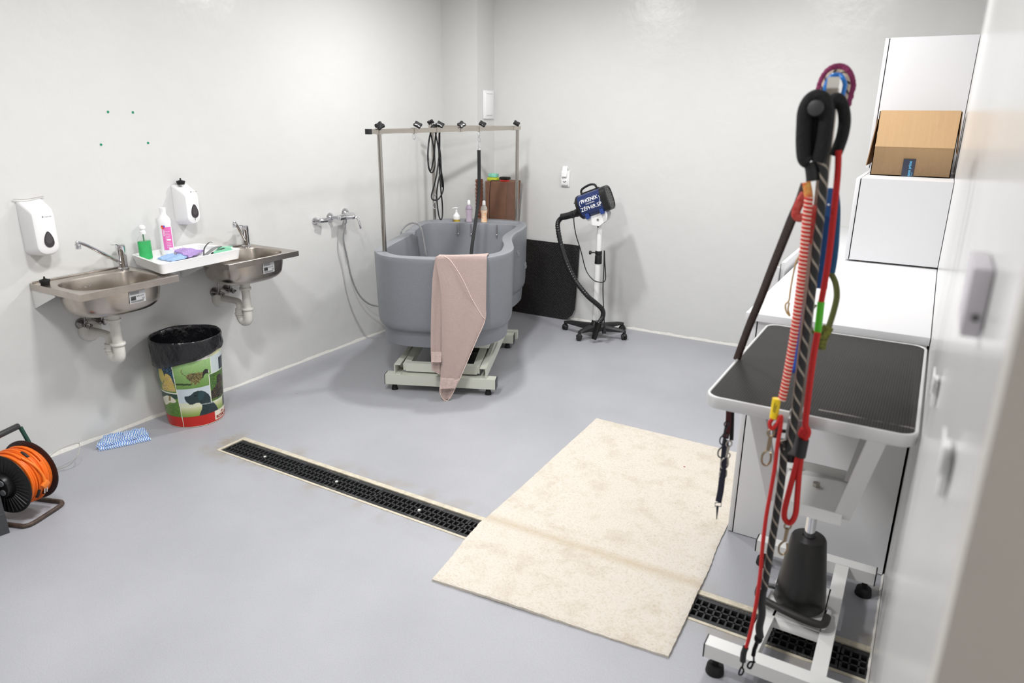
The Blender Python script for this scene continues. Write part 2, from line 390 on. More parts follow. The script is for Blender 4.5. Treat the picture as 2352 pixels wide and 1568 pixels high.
# ------------------------------------------------------------------ bathing tub
UL = Vector((.917, .40, 0)).normalized(); UA = Vector((-.40, .917, 0)).normalized()
TO = UL*2.45+UA*3.40
def T(l, a, z=0): p = TO+UL*l+UA*a; return Vector((p.x, p.y, z))
OUT = [(-0.454, -0.594), (-0.372, -0.735), (-0.287, -0.79), (-0.186, -0.815), (0.016, -0.815), (0.159, -0.79), (0.288, -0.72), (0.363, -0.614), (0.403, -0.504), (0.409, -0.401), (0.400, -0.302), (0.369, -0.128), (0.350, 0.013), (0.350, 0.215), (0.382, 0.424), (0.391, 0.638), (0.350, 0.785), (0.287, 0.859), (0.189, 0.906), (0.011, 0.925), (-0.267, 0.880), (-0.404, 0.792), (-0.465, 0.695), (-0.485, 0.57), (-0.462, 0.124), (-0.462, -0.032), (-0.468, -0.282), (-0.471, -0.450)]
INN = [(-0.37, -0.608), (-0.291, -0.706), (-0.207, -0.738), (-0.033, -0.735), (0.117, -0.708), (0.24, -0.64), (0.318, -0.54), (0.335, -0.46), (0.332, -0.395), (0.322, -0.236), (0.285, -0.059), (0.272, 0.122), (0.300, 0.40), (0.315, 0.52), (0.30, 0.603), (0.25, 0.638), (0.13, 0.644), (-0.038, 0.639), (-0.304, 0.636), (-0.38, 0.60), (-0.405, 0.52), (-0.40, 0.401), (-0.392, 0.25), (-0.378, 0.134), (-0.377, 0.036), (-0.380, -0.105), (-0.392, -0.344), (-0.392, -0.50)]
NT = 144
def star(poly):
    P = spline([Vector((x, y, 0)) for x, y in poly], 6, True); res = []
    for k in range(NT):
        th = 2*PI*k/NT; d = Vector((math.cos(th), math.sin(th))); best = 0
        for i in range(len(P)):
            a, b = P[i], P[(i+1) % len(P)]; ex, ey = b.x-a.x, b.y-a.y
            den = d.x*ey-d.y*ex
            if abs(den) < 1e-9: continue
            tt = (a.x*ey-a.y*ex)/den; s = (a.x*d.y-a.y*d.x)/den
            if tt > 0 and -1e-6 <= s <= 1+1e-6: best = max(best, tt)
        res.append(best)
    for _ in range(2): res = [(res[i-1]+2*res[i]+res[(i+1) % NT])/4 for i in range(NT)]
    return res
RO, RI = star(OUT), star(INN)
ZR = .875
def loop(R, z, off=0, zf=None, R2=None, mixf=0):
    L = []
    for k in range(NT):
        th = 2*PI*k/NT; r = R[k]+off
        if R2: r = R[k]*(1-mixf)+R2[k]*mixf
        L.append(T(r*math.cos(th), r*math.sin(th), z if zf is None else z+zf(th, k)))
    return L
tub = thing('dog_bathing_tub', 'grey plastic dog bathing tub on a raised metal frame by the left wall', 'bathtub', T(0, 0, 0))
def shelf(th, k):   # shallow groove along the wide far rim
    w_ = RO[k]-RI[k]; return -.016 if w_ > .17 else 0
def notch(th, k):   # dip in the left rim
    a = math.degrees(th); return -.022*math.exp(-((a-162)/4)**4)
M_tub = mat('grey_polyethylene', (128, 131, 137), .36, noise=.10, nscale=220, bump=.05, bscale=80)
g = G()
g.loft([loop(RO, .300, -.12), loop(RO, .292, -.085), loop(RO, .300, -.062), loop(RO, .385, -.050), loop(RO, .402, -.046), loop(RO, .408, -.030), loop(RO, .425, -.018), loop(RO, .46, -.012),
        loop(RO, .66, -.006), loop(RO, .84, -.001), loop(RO, .862, .0, notch), loop(RO, .872, -.004, notch), loop(RO, ZR, -.012, notch),
        loop(RO, ZR, 0, notch, RI, .30), loop(RO, ZR, 0, lambda t, k: shelf(t, k)+notch(t, k), RI, .38), loop(RO, ZR, 0, lambda t, k: shelf(t, k)+notch(t, k), RI, .72), loop(RO, ZR, 0, notch, RI, .80),
        loop(RI, ZR, .010, notch), loop(RI, .872, .003, notch), loop(RI, .86, .0), loop(RI, .80, -.006), loop(RI, .55, -.02), loop(RI, .50, -.035), loop(RI, .475, -.07), loop(RI, .470, -.12)])
body = g.build('basin', M_tub, tub)
# slots in the far inner wall with a chrome drip channel
for px in (1039, 1071, 1134):
    p = Wz(px, 522, ZR); l = (p-TO).dot(UL); g = G()
    c0 = T(l, .632, ZR-.005); c1 = T(l, .626, ZR-.085)
    g.tube([c0, c1], .006, 8, flat=.5, nrm=UA); g.sph(c1, .007, n=6)
    g.build('overflow_slot', M_chrome, tub)
# raised paw marks on the long side
for (l, a, z) in ((.345, .30, .70), (.352, .05, .55), (.372, .55, .56), (.37, -.12, .48)):
    k = int(math.degrees(math.atan2(a, l))/360*NT) % NT; r = RO[k]-.006; th = 2*PI*k/NT
    c = T(r*math.cos(th), r*math.sin(th), z); g = G()
    g.sph(c, .020, (.35, 1, 1), 6)
    for q in (-.03, -.011, .011, .03): g.sph(c+UA*q+Vector((0, 0, .030-abs(q)*.4)), .009, (.5, 1, 1.3), 6)
    g.build('paw_emblem', M_tub, tub)
# frame under the tub
def bar(g, a, b, w, h, bev=.004):
    a, b = Vector(a), Vector(b); d = (b-a); n = d.normalized(); s = n.cross(Vector((0, 0, 1))).normalized(); uu = s.cross(n)
    g.loft([[p+s*w/2+uu*h/2, p-s*w/2+uu*h/2, p-s*w/2-uu*h/2, p+s*w/2-uu*h/2] for p in (a, b)]); return g
fl, fr = -.365, .345
for (a_, nm) in ((-.735, 0), (.215, 1)):
    g = G(); bar(g, T(fl, a_, .078), T(fr, a_, .078), .07, .065); g.build('foot_bar', M_cream, tub)
    for l in (fl, fr):
        g = G(); s = -1 if l < 0 else 1; bar(g, T(l, a_, .078), T(l+s*.004, a_, .078), .072, .067); g.build('end_cap', M_bplast, tub)
    for l in (fl+.05, fr-.05):
        G().cyl(T(l, a_, .0), T(l, a_, .045), .022, .012, 18).build('levelling_foot', M_rub, tub)
g = G(); bar(g, T(fl, .29, .085), T(fr+.02, .29, .085), .05, .06)
g.build('lift_crossbar', M_cream, tub)
for s, l in ((-1, -.285), (1, .265)):
    g = G(); bar(g, T(l+s*.018, -.76, .145), T(l+s*.018, .30, .145), .006, .07); bar(g, T(l, -.76, .178), T(l, .30, .178), .04, .006); bar(g, T(l, -.76, .113), T(l, .30, .113), .04, .006)
    g.build('side_channel', M_cream, tub)
    g = G(); bar(g, T(l-s*.0, -.66, .145), T(l-s*.0, .28, .262), .022, .05); g.build('scissor_arm', M_cream, tub)
g = G(); bar(g, T(-.24, -.70, .150), T(.22, -.70, .150), .045, .055)
bar(g, T(-.235, -.72, .150), T(-.235, -.25, .205), .045, .045); bar(g, T(.215, -.72, .150), T(.215, -.25, .205), .045, .045); bar(g, T(-.24, -.25, .205), T(.22, -.25, .205), .045, .045)
g.build('inner_lift_frame', M_cream, tub)
g = G(); g.box(-.07, .16, -.12, .12, .03, .17, .02, M=Matrix.Translation(T(.03, -.30, 0)) @ Matrix.Rotation(math.atan2(.4, .917), 4, 'Z')); g.cyl(T(-.10, -.42, .10), T(-.10, -.1, .14), .035, .035)
g.build('lift_motor', M_bplast, tub)
g = G(); g.loft([[T(l, a, z) for l, a in ((-.30, -.62), (.28, -.62), (.28, .6), (-.30, .6))] for z in (.268, .293)]); g.build('support_plate', M_cream, tub)
# posts and hitching bars
for l, a in ((-.374, -.626), (-.385, .811), (.278, .882)):
    G().cyl(T(l, a, ZR-.02), T(l, a, 1.578), .0135, n=20).build('post', mat('polished_tube', (176, 172, 166), .14, metal=1), tub)
A, B_, C_ = T(-.374, -.626, 1.592), T(.278, .882, 1.592), T(-.385, .811, 1.592)
d = (B_-A).normalized(); a0, a1 = A-d*.085, B_+d*.03
g = G(); bar(g, a0, a1, .026, .028); g.build('hitching_bar', M_steel, tub)
g = G(); bar(g, a0-d*.022, a0+d*.006, .028, .030); g.build('end_cap', M_bplast, tub)
d2 = (B_-C_).normalized(); g = G(); bar(g, C_-d2*.03+Vector((0, 0, .004)), B_+Vector((0, 0, .004)), .022, .022); g.build('rear_hitching_bar', M_steel, tub)
def lobes(c, ax, r, th, n=4, dep=.20):
    ax = Vector(ax).normalized(); q = ax.to_track_quat('Z', 'Y').to_matrix(); L = []
    for (z, k) in ((-th/2, .75), (-th/2*.7, .97), (0, 1), (th/2*.7, .97), (th/2, .75)):
        L.append([Vector(c)+q @ Vector((r*k*(1+dep*math.cos(n*2*PI*i/48))*math.cos(2*PI*i/48), r*k*(1+dep*math.cos(n*2*PI*i/48))*math.sin(2*PI*i/48), z)) for i in range(48)])
    return L
for i, (px, py) in enumerate(((870, 303), (951, 300), (1003, 298), (1058, 297), (1101, 296), (1180, 295))):
    p = Wx(px, py, A.x); p = Vector((A.x+(B_.x-A.x)*(p.y-A.y)/(B_.y-A.y), p.y, 1.592)); g = G()
    bar(g, p-d*.014, p+d*.014, .032, .034); cl = g.build('clamp_sleeve', M_steel, tub)
    ax = Vector((.55, -.25, .75)).normalized() if i % 3 else Vector((.35, -.6, .7)).normalized()
    kp = p+ax*.045+d*.02
    g = G(); g.cyl(p+d*.01, kp, .004, n=10); g.build('screw', M_chrome, cl)
    g = G(); g.loft(lobes(kp, ax, .026, .017)); g.cyl(kp-ax*.014, kp, .009, .011, 14); g.build('knob', M_bplast, cl)
    if i in (1, 4):
        rc = p+Vector((0, 0, -.036)); g = G()
        g.tube([rc+d*.014*math.sin(q*PI/8)+Vector((0, 0, .018*math.cos(q*PI/8))) for q in range(16)], .0022, 8, closed=True); g.build('eye_ring', M_chrome, cl)
p = C_; g = G(); ax = Vector((-.5, .2, .8)).normalized(); kp = p+ax*.045; g.cyl(p, kp, .004, n=10); g.loft(lobes(kp, ax, .026, .017)); g.build('knob', M_bplast, tub)

# ------------------------------------------------------------------ things on the tub
M_lead = mat('black_nylon', (22, 22, 24), .6, bump=.3, bscale=400)
def snap(g, p, dirv, s=1.0):
    """trigger snap hook starting at p and running along dirv"""
    dv = Vector(dirv).normalized(); sd = dv.cross(Vector((.5, -.8, 0))).normalized()
    g.tube([p+dv*.008*s*(1-math.cos(q*PI/6))+sd*.007*s*math.sin(q*PI/6) for q in range(12)], .002*s, 8, closed=True)
    g.cyl(p+dv*.014*s, p+dv*.045*s, .0042*s, .0035*s, 10)
    g.tube([p+dv*.043*s, p+dv*.056*s+sd*.009*s, p+dv*.072*s+sd*.007*s, p+dv*.078*s-sd*.002*s, p+dv*.068*s-sd*.009*s, p+dv*.05*s-sd*.006*s], .0021*s, 8, smooth=4)
# hanging tub tether
ringp = Wx(1101, 296, A.x); ringp = Vector((A.x-.005, ringp.y, 1.54))
t = thing('tub_tether', 'flat black webbing tether clipped to the hitching bar and hanging into the tub', 'leash', ringp)
g = G(); snap(g, ringp+Vector((0, 0, -.085)), (0, 0, 1), 1.0); g.tube([ringp+Vector((0, 0, -.09))+Vector((.008*math.sin(q*PI/6), 0, .008*math.cos(q*PI/6))) for q in range(12)], .002, 8, closed=True); g.build('snap_hook', M_chrome, t)
P = [ringp+Vector((0, 0, -.095)), ringp+Vector((.0, 0, -.3)), ringp+Vector((.005, -.03, -.5)), ringp+Vector((.03, -.14, -.75)), ringp+Vector((.05, -.2, -.92)), ringp+Vector((.06, -.22, -1.04))]
G().tube(P, .0125, 12, smooth=8, flat=.22, nrm=(.5, -.85, 0)).build('strap', M_lead, t)
# coiled black slip leads over the bar
bx = A.x
def barpt(px): q = Wx(px, 300, bx); return q.y
def hang(name, label, pix, r, extra=None, x=bx-.02, sm=6):
    pts = [Wx(px, py, x+(.012*math.sin(i*1.9))) for i, (px, py) in enumerate(pix)]
    o = thing(name, label, 'leash', (pts[0].x, pts[0].y, pts[0].z))
    G().tube(pts, r, 10, smooth=sm).build('cord', M_lead, o); return o, pts
o1, pts = hang('slip_lead', 'short coiled black cord lead looped over the hitching bar of the tub', [(1000, 288), (992, 296), (986, 320), (983, 350), (984, 380), (988, 392), (993, 380), (997, 350), (993, 322), (988, 300), (995, 287), (1003, 292), (1000, 318), (998, 350), (999, 380), (993, 396), (986, 389), (983, 360), (985, 325), (992, 292)], .0052)
o2, pts = hang('slip_lead', 'long looped black cord lead hanging down beside the short one above the tub', [(995, 286), (1008, 292), (1010, 330), (1008, 360), (1003, 400), (996, 430), (991, 450), (995, 459), (1007, 457), (1017, 440), (1018, 420), (1014, 395), (1012, 360), (1009, 330), (1010, 296), (1003, 284), (999, 296), (1007, 340), (1012, 380), (1016, 430), (1012, 400), (1006, 420), (1003, 450), (1007, 490), (1012, 504), (1016, 496), (1016, 470), (1013, 440), (1010, 400), (1008, 350), (1009, 300)], .0050)
g = G(); snap(g, Wx(998, 445, bx-.02), (0, 0, -1), 1.3); G_ = g.build('snap_hook', M_chrome, o2)
# bottles on the far ledge of the tub
def bottle(name, label, base, prof, m, caps, cat='bottle', extra=None, grp=None, squash=(1, 1)):
    t = thing(name, label, cat, base, grp)
    g = G(); g.lathe(prof, base, n=28)
    for v in g.bm.verts: v.co.x = base[0]+(v.co.x-base[0])*squash[0]; v.co.y = base[1]+(v.co.y-base[1])*squash[1]
    b = g.build('body', m, t)
    for nm, pr, mm in caps: G().lathe(pr, base, n=24).build(nm, mm, t if nm != 'label' else b)
    return t, b
M_clear = mat('clear_tinted_plastic', (214, 200, 220), .12, trans=.55, ior=1.3)
M_lilac = mat('lilac_label', (205, 188, 205), .4)
M_orange = mat('orange_label', (226, 150, 70), .4, col2=(240, 232, 215), nscale=60)
zb = ZR-.0145
b1 = T((Wz(1040, 512, ZR)-TO).dot(UL), .775, zb)
t, b = bottle('pump_bottle', 'small white pump soap bottle on the far ledge of the tub', b1, [(0, 0), (.026, 0), (.028, .006), (.028, .045), (.026, .056), (.014, .068), (.011, .078), (0, .078)], M_plast,
       [('label', [(.0283, .006), (.0284, .016), (.0283, .024)], mat('brown_yellow_label', (120, 62, 40), .5, col2=(200, 180, 60), nscale=30))])
g = G(); g.cyl(b1+Vector((0, 0, .076)), b1+Vector((0, 0, .095)), .009, n=16); g.cyl(b1+Vector((0, 0, .09)), b1+Vector((0, 0, .110)), .004, n=12)
g.tube([b1+Vector((.012, .002, .113)), b1+Vector((-.008, -.006, .114)), b1+Vector((-.028, -.014, .109))], .006, 10, smooth=4, flat=.6, nrm=(0, 0, 1)); g.build('pump', M_plast, t)
for (px, lab, lm, nm) in ((1071, 'tall clear bottle with a lilac label on the far ledge of the tub', M_lilac, 0), (1107, 'clear bottle with an orange label behind the black tether on the tub ledge', M_orange, 1)):
    q = T((Wz(px, 512, ZR)-TO).dot(UL), .765, zb)
    t, b = bottle('shampoo_bottle', lab, q, [(0, 0), (.024, 0), (.026, .006), (.023, .03), (.021, .06), (.026, .09), (.028, .108), (.025, .125), (.013, .142), (.012, .146), (0, .146)], M_clear if nm == 0 else mat('clear_pale_plastic', (226, 222, 212), .12, trans=.6, ior=1.3),
        [('label', [(.0262, .010), (.0235, .03), (.0214, .06), (.0262, .088), (.0284, .104)], lm)], grp=None)
    G().lathe([(0, .144), (.013, .144), (.0135, .148), (.012, .172), (.008, .178), (0, .180)], q, n=20).build('cap', M_plast, t)
# shower hose and head over the left rim of the tub, fed by the wall mixer
mx = thing('shower_mixer', 'chrome wall shower mixer with lever beside the tub', 'faucet', (0, 3.80, .98))
def esc(g, p, nx=1, r=.034): g.lathe([(0, .0), (r, 0.001), (r*.95, .008), (r*.5, .022), (r*.42, .026), (0, .026)], p, (nx, 0, 0), 28)
for q_ in ((.0005, 3.72, .985), (.0005, 3.875, 1.0)): g = G(); esc(g, q_); g.build('escutcheon', M_chrome, mx)
g = G(); g.cyl((.02, 3.72, .985), (.07, 3.755, .985), .012); g.cyl((.02, 3.875, 1.0), (.07, 3.845, .99), .012); g.cyl((.072, 3.735, .982), (.072, 3.88, .99), .021, n=24, bev=.003)
g.cyl((.072, 3.80, .985), (.115, 3.83, .985), .021, .019, 24); g.sph((.118, 3.833, .985), .019, n=10); g.build('mixer_body', M_chrome, mx)
g = G(); g.tube([(.12, 3.835, .99), (.145, 3.85, .972), (.155, 3.858, .93), (.158, 3.862, .90)], .008, 12, smooth=6, flat=.55, nrm=(1, 0, 0)); g.build('lever', M_chrome, mx)
M_hose = mat('metal_hose', (178, 178, 180), .25, metal=.6, bump=.8, bscale=500)
hp = [Vector((.075, 3.80, .97)), Vector((.075, 3.80, .95))]+[Wx(px, py, x) for px, py, x in ((789, 548, .06), (797, 590, .055), (808, 640, .06), (824, 675, .075), (845, 696, .10), (868, 703, .14), (885, 705, .21))]
G().cyl((.075, 3.80, .975), (.075, 3.80, .94), .009).build('hose_nut', M_chrome, mx)
G().tube(hp, .0065, 12, smooth=8).build('hose', M_hose, mx)
t = thing('hand_shower', 'hand shower on a metal hose hooked over the left rim inside the tub', 'shower head', Wz(950, 520, ZR))
hp = [T(-.50, .10, .60), T(-.482, .12, .84), T(-.465, .16, .90), T(-.42, .20, .93), T(-.37, .21, .92), T(-.34, .19, .88), T(-.315, .15, .80), T(-.29, .10, .70)]
G().tube(hp, .0068, 12, smooth=8).build('hose', M_hose, t)
g = G(); g.cyl(T(-.29, .10, .705), T(-.27, .06, .64), .011, .014); G_ = g.build('grip', mat('grey_handle', (70, 72, 76), .35), t)
g = G(); g.cyl(T(-.27, .06, .64), T(-.25, .02, .575), .016, .024, 20); g.build('spray_head', M_bplast, t)
g = G(); g.cyl(T(-.27, .06, .645), T(-.2685, .057, .638), .0175, n=20); g.build('trim_ring', M_chrome, t)
t = tag(G().tube([T(-.37, .17, .84), T(-.355, .16, .72), T(-.345, .15, .66)], .006, 10, smooth=5).build('drain_plug_chain', mat('grey_tube', (110, 112, 116), .4)), 'thin grey tube hanging down the inner left side of the tub', 'tube')

# towel over the front rim of the tub
FTAB = sorted((RO[k]*math.cos(2*PI*k/NT), RO[k]*math.sin(2*PI*k/NT)) for k in range(NT) if RO[k]*math.sin(2*PI*k/NT) < -.6)
def frontA(l):   # outer front surface of the tub in local coordinates
    for (l0, a0), (l1, a1) in zip(FTAB, FTAB[1:]):
        if l <= l1: return a0+(a1-a0)*max(0, (l-l0)/(l1-l0))
    return FTAB[-1][1]
def onfront(px, py, off):
    aa = -.80; d = fw + rt*((px-1176)/FPX) - up*((py-784)/FPX)
    for it in range(6):
        n = UA; tt = ((TO+UA*(aa))-CP).dot(n)/d.dot(n); p = CP+d*tt; l = (p-TO).dot(UL); aa = frontA(max(-.4, min(.4, l)))-off
    return p
M_towel = mat('pink_terry', (226, 200, 192), .95, noise=.16, nscale=380, bump=1.0, bscale=480, spec=.1, sheen=.3)
def interp(tab, t):
    for (a, va), (b, vb) in zip(tab, tab[1:]):
        if t <= b: f = (t-a)/(b-a) if b > a else 0; return tuple(x+(y-x)*f for x, y in zip(va, vb)) if isinstance(va, tuple) else va+(vb-va)*f
    return tab[-1][1]
def sheet(name, Lc, Rc, off, par, over=0, mt=None, ripple=.004, ns=34, nt=70, fr=14, ph=0, th=.006):
    Ls = spline([Vector((x, y, 0)) for x, y in Lc], 10); Rs = spline([Vector((x, y, 0)) for x, y in Rc], 10)
    def samp(A, t): i = t*(len(A)-1); k = min(int(i), len(A)-2); return A[k].lerp(A[k+1], i-k)
    t_ = bmesh.new(); V = []
    rows = []
    for i in range(nt+1):
        a, b = samp(Ls, i/nt), samp(Rs, i/nt); row = []
        for j in range(ns+1):
            q = a.lerp(b, j/ns); o_ = off+.035*i/nt+ripple*(.35+.65*min(1, i/nt*2))*math.sin(fr*j/ns+ph+1.2*i/nt)
            row.append(onfront(q.x, q.y, o_))
        rows.append(row)
    if over:
        top = rows[0]; pre = []
        for k in range(10, 0, -1):
            u = k/10; row = []
            for p in top:
                a_in = .02+u*over; dz = .008 if a_in < .105 else -(a_in-.105)*3
                row.append(Vector((p.x, p.y, 0))+UA*a_in+Vector((0, 0, ZR+dz)))
            pre.append(row)
        e = [Vector((p.x, p.y, 0))+UA*.004+Vector((0, 0, ZR+.004)) for p in top]
        rows = pre+[e]+[[Vector((p.x, p.y, min(p.z, ZR-.012-.0*(i)))) for p in row] if i == 0 else row for i, row in enumerate(rows)]
    for row in rows: V.append([t_.verts.new(p) for p in row])
    for i in range(len(rows)-1):
        for j in range(ns): t_.faces.new((V[i][j], V[i][j+1], V[i+1][j+1], V[i+1][j]))
    bmesh.ops.recalc_face_normals(t_, faces=t_.faces)
    t_.normal_update()
    if t_.faces[len(t_.faces)//2].normal.dot(UA) > 0: bmesh.ops.reverse_faces(t_, faces=t_.faces[:]); t_.normal_update()
    ex = bmesh.ops.extrude_face_region(t_, geom=t_.faces[:])
    new = [v for v in ex['geom'] if isinstance(v, bmesh.types.BMVert)]
    t_.normal_update()
    nn_ = {v: v.normal.copy() for v in new}
    for v in new: v.co += nn_[v]*th
    bmesh.ops.recalc_face_normals(t_, faces=t_.faces)
    g = G(); g._add(t_); return g.build(name, mt or M_towel, par, ang=80)
tw = thing('towel', 'pale pink terry towel hanging over the front rim of the tub', 'towel', onfront(1060, 590, .01))
sheet('back_fold', [(1001, 590), (994, 640), (991, 720), (990, 800), (992, 850)], [(1050, 590), (1045, 640), (1035, 720), (1030, 800), (1022, 866)], .010, tw, ripple=.003)
sheet('right_back_fold', [(1040, 700), (1035, 800), (1030, 850), (1040, 882)], [(1090, 700), (1075, 800), (1066, 826), (1046, 884)], .012, tw, ripple=.002, nt=30)
sheet('front_fold', [(1001, 589), (1005, 620), (1013, 665), (1015, 720), (1015, 800), (1012, 870), (1010, 900), (1020, 920)], [(1117, 588), (1116, 640), (1115, 700), (1113, 735), (1088, 790), (1062, 855), (1034, 914)], .024, tw, over=.13, ripple=.006, fr=9)
M_band = mat('woven_towel_band', (214, 190, 184), .85, bump=1.0, bscale=60, stretch=(1, 1, 9))
sheet('woven_band', [(1012.5, 868), (1011, 880), (1010, 893)], [(1055, 869), (1050, 880), (1044.5, 892)], .058, tw, mt=M_band, ripple=.003, nt=10, th=.003)
sheet('woven_band', [(990.5, 808), (991, 820), (991, 832)], [(1014, 808), (1014, 820), (1013, 832)], .046, tw, mt=M_band, ripple=.001, nt=10, th=.003)
hem = [onfront(px, py, .037+.035*max(0, (py-588)/330)) for px, py in ((1020, 588), (1036, 600), (1062, 640), (1086, 690), (1108, 726), (1113, 738), (1094, 782), (1070, 838), (1048, 886), (1030, 918), (1018, 916), (1010, 900))]
G().tube(hem, .0022, 8, smooth=6).build('hem', mat('towel_hem', (230, 208, 199), .9), tw)

# ------------------------------------------------------------------ left wall: sinks
def superell(cx, cy, ax, ay, z, n=64, e=3.2):
    L = []
    for i in range(n):
        t = 2*PI*i/n; c, s = math.cos(t), math.sin(t)
        L.append(Vector((cx+ax*abs(c)**(2/e)*(1 if c >= 0 else -1), cy+ay*abs(s)**(2/e)*(1 if s >= 0 else -1), z)))
    return L
def rect_loop(x0, x1, y0, y1, z, n=64):
    cx, cy, ax, ay = (x0+x1)/2, (y0+y1)/2, (x1-x0)/2, (y1-y0)/2; L = []
    for i in range(n):
        t = 2*PI*i/n; c, s = math.cos(t), math.sin(t); k = 1/max(abs(c), abs(s)); L.append(Vector((cx+ax*c*k, cy+ay*s*k, z)))
    return L
def sink(y0, y1, label):
    z = .90; x1 = .435; t = thing('steel_sink', label, 'sink', (0, (y0+y1)/2, z), 'wall sinks'); cy = (y0+y1)/2; cx = .245
    g = G(); ax, ay = .165, (y1-y0)/2-.045
    g.loft([rect_loop(.003, x1, y0, y1, z-.032), rect_loop(.003, x1, y0, y1, z-.001), rect_loop(.004, x1-.001, y0+.001, y1-.001, z), superell(cx, cy, ax+.01, ay+.01, z), superell(cx, cy, ax+.003, ay+.003, z-.003),
            superell(cx, cy, ax, ay, z-.012)]+[superell(cx, cy, ax-.006-.05*(1-math.cos(q)), ay-.006-.06*(1-math.cos(q)), z-.095-.050*math.sin(q), e=3.2-.7*q/1.6) for q in (0, .2, .4, .6, .8, 1.0, 1.2, 1.4, 1.57)]+[superell(cx, cy, .06, .08, z-.150, e=2.2), superell(cx, cy, .02, .02, z-.153, e=2)], c0=False)
    g.box(.006, .02, y0+.01, y1-.01, z, z+.007, .002)
    tp = g.build('top', M_sink, t)
    g = G(); g.loft([superell(cx, cy, ax+.006, ay+.006, z-.008), superell(cx, cy, ax+.005, ay+.005, z-.06)]+[superell(cx, cy, ax-.001-.05*(1-math.cos(q)), ay-.001-.06*(1-math.cos(q)), z-.098-.054*math.sin(q), e=3.2-.7*q/1.6) for q in (0, .2, .4, .6, .8, 1.0, 1.2, 1.4, 1.57)]+[superell(cx, cy, .06, .08, z-.157, e=2.2), superell(cx, cy, .02, .02, z-.160, e=2)], c0=False)
    bw = g.build('bowl', M_sink, t)
    g = G()
    for q in (-.022, 0, .022): g.tube([(cx-ax+.007, cy-.03+q-.012, z-.05), (cx-ax+.008, cy-.03+q, z-.05+(.007 if q else 0))], .0028, 8)
    g.build('overflow', M_chrome, t)
    g = G(); g.lathe([(.0, .004), (.018, .004), (.030, .003), (.034, 0)], (cx, cy, z-.154)); g.build('strainer', M_chrome, t)
    # maker's label on the bowl
    g = G(); M_lab = mat('silver_label', (188, 188, 190), .5)
    yl = y0+.235 if y0 < 2 else y0+.245; xf = cx+ax+.0062
    def fx(yy, zz): # bowl front surface (flat part of the superellipse)
        c = (yy-cy)/(ay+.004); s = max(0, 1-abs(c)**3.2)**(1/3.2); dz = z-zz
        return cx+(ax+.0065-(.0 if dz < .06 else (dz-.06)*.09))*s
    L = [[Vector((fx(yl+u*.014, zz)+.0008, yl+u*.014, zz)) for u in range(7)] for zz in (z-.038, z-.06, z-.08, z-.098)]
    g.loft(L, closed=False); lb = g.build('maker_label', M_lab, bw)
    M_ink = mat('black_ink', (35, 35, 38), .6)
    g = G()
    for i in range(12): yy = yl+.006+i*.0022; xx = fx(yy, z-.07)+.0016; g.box(xx-.0004, xx, yy, yy+.0012*(1+(i*7) % 3*.3), z-.082, z-.062)
    for r_ in range(4): yy = yl+.006; xx = fx(yl+.04, z-.045)+.0016; g.box(xx-.0006, xx, yy, yy+.045, z-.0432-r_*.0035, z-.0422-r_*.0035)
    for r_ in range(3): xx = fx(yl+.04, z-.09)+.0018; g.box(xx-.0006, xx, yl+.006, yl+.072, z-.0873-r_*.003, z-.0865-r_*.003)
    g.build('printing', M_ink, lb)
    text('printing', 'SOR G197', .0088, M_ink, lb, lambda a, b, c: Vector((fx(yl+.036+a, z-.068)+.0016+c*.3, yl+.036+a, z-.068+b)), align='LEFT')
    text('printing', 'CE', .011, M_ink, lb, lambda a, b, c: Vector((fx(yl+.064+a, z-.083)+.0017+c*.3, yl+.064+a, z-.083+b)), align='LEFT')
    for yy in ((y0+.002, y0+.006), (y1-.006, y1-.002)):
        g = G(); g.prism([(0, 0), (.205, 0), (.205, -.008), (.012, -.088), (0, -.088)], (.003, yy[1], z-.033), (1, 0, 0), (0, 0, 1), yy[1]-yy[0]); g.build('bracket', M_wcoat, t)
    # waste pipe and trap
    g = G(); pz = z-.158
    g.cyl((cx, cy-.01, pz+.004), (cx, cy-.01, pz-.045), .030, .028, 28, .002); g.cyl((cx, cy-.01, pz-.04), (cx, cy-.01, pz-.055), .034, .034, 28, .003)
    g.cyl((cx, cy-.01, pz-.05), (cx, cy-.01, pz-.18), .0245, .0245, 24); g.build('waste_pipe', M_pvc, t)
    cyp = cy-.01
    g = G(); g.cyl((cx, cyp, pz-.165), (cx, cyp, pz-.178), .036, .036, 28, .003); g.tube([(cx, cyp, pz-.17), (cx, cyp, pz-.215), (cx-.008, cyp, pz-.245), (cx-.034, cyp, pz-.258), (cx-.06, cyp, pz-.245), (cx-.068, cyp, pz-.215), (cx-.068, cyp, pz-.18)], .028, 20, smooth=5)
    g.cyl((cx-.068, cyp, pz-.205), (cx-.068, cyp, pz-.217), .033, .033, 28, .003); g.cyl((cx-.068, cyp, pz-.222), (cx-.068, cyp, pz-.23), .031, .031, 28, .002)
    g.build('trap', M_pvc, t)
    g = G(); g.tube([(cx-.068, cyp, pz-.19), (cx-.07, cyp, pz-.15), (cx-.09, cyp, pz-.138), (.04, cyp, pz-.138), (.002, cyp, pz-.138)], .020, 18, smooth=6); g.lathe([(.058, .001), (.057, .014), (.050, .024), (.03, .030), (.021, .030)], (.001, cyp, pz-.138), (1, 0, 0), 32, caps=True); g.build('outlet_pipe', M_pvc, t)
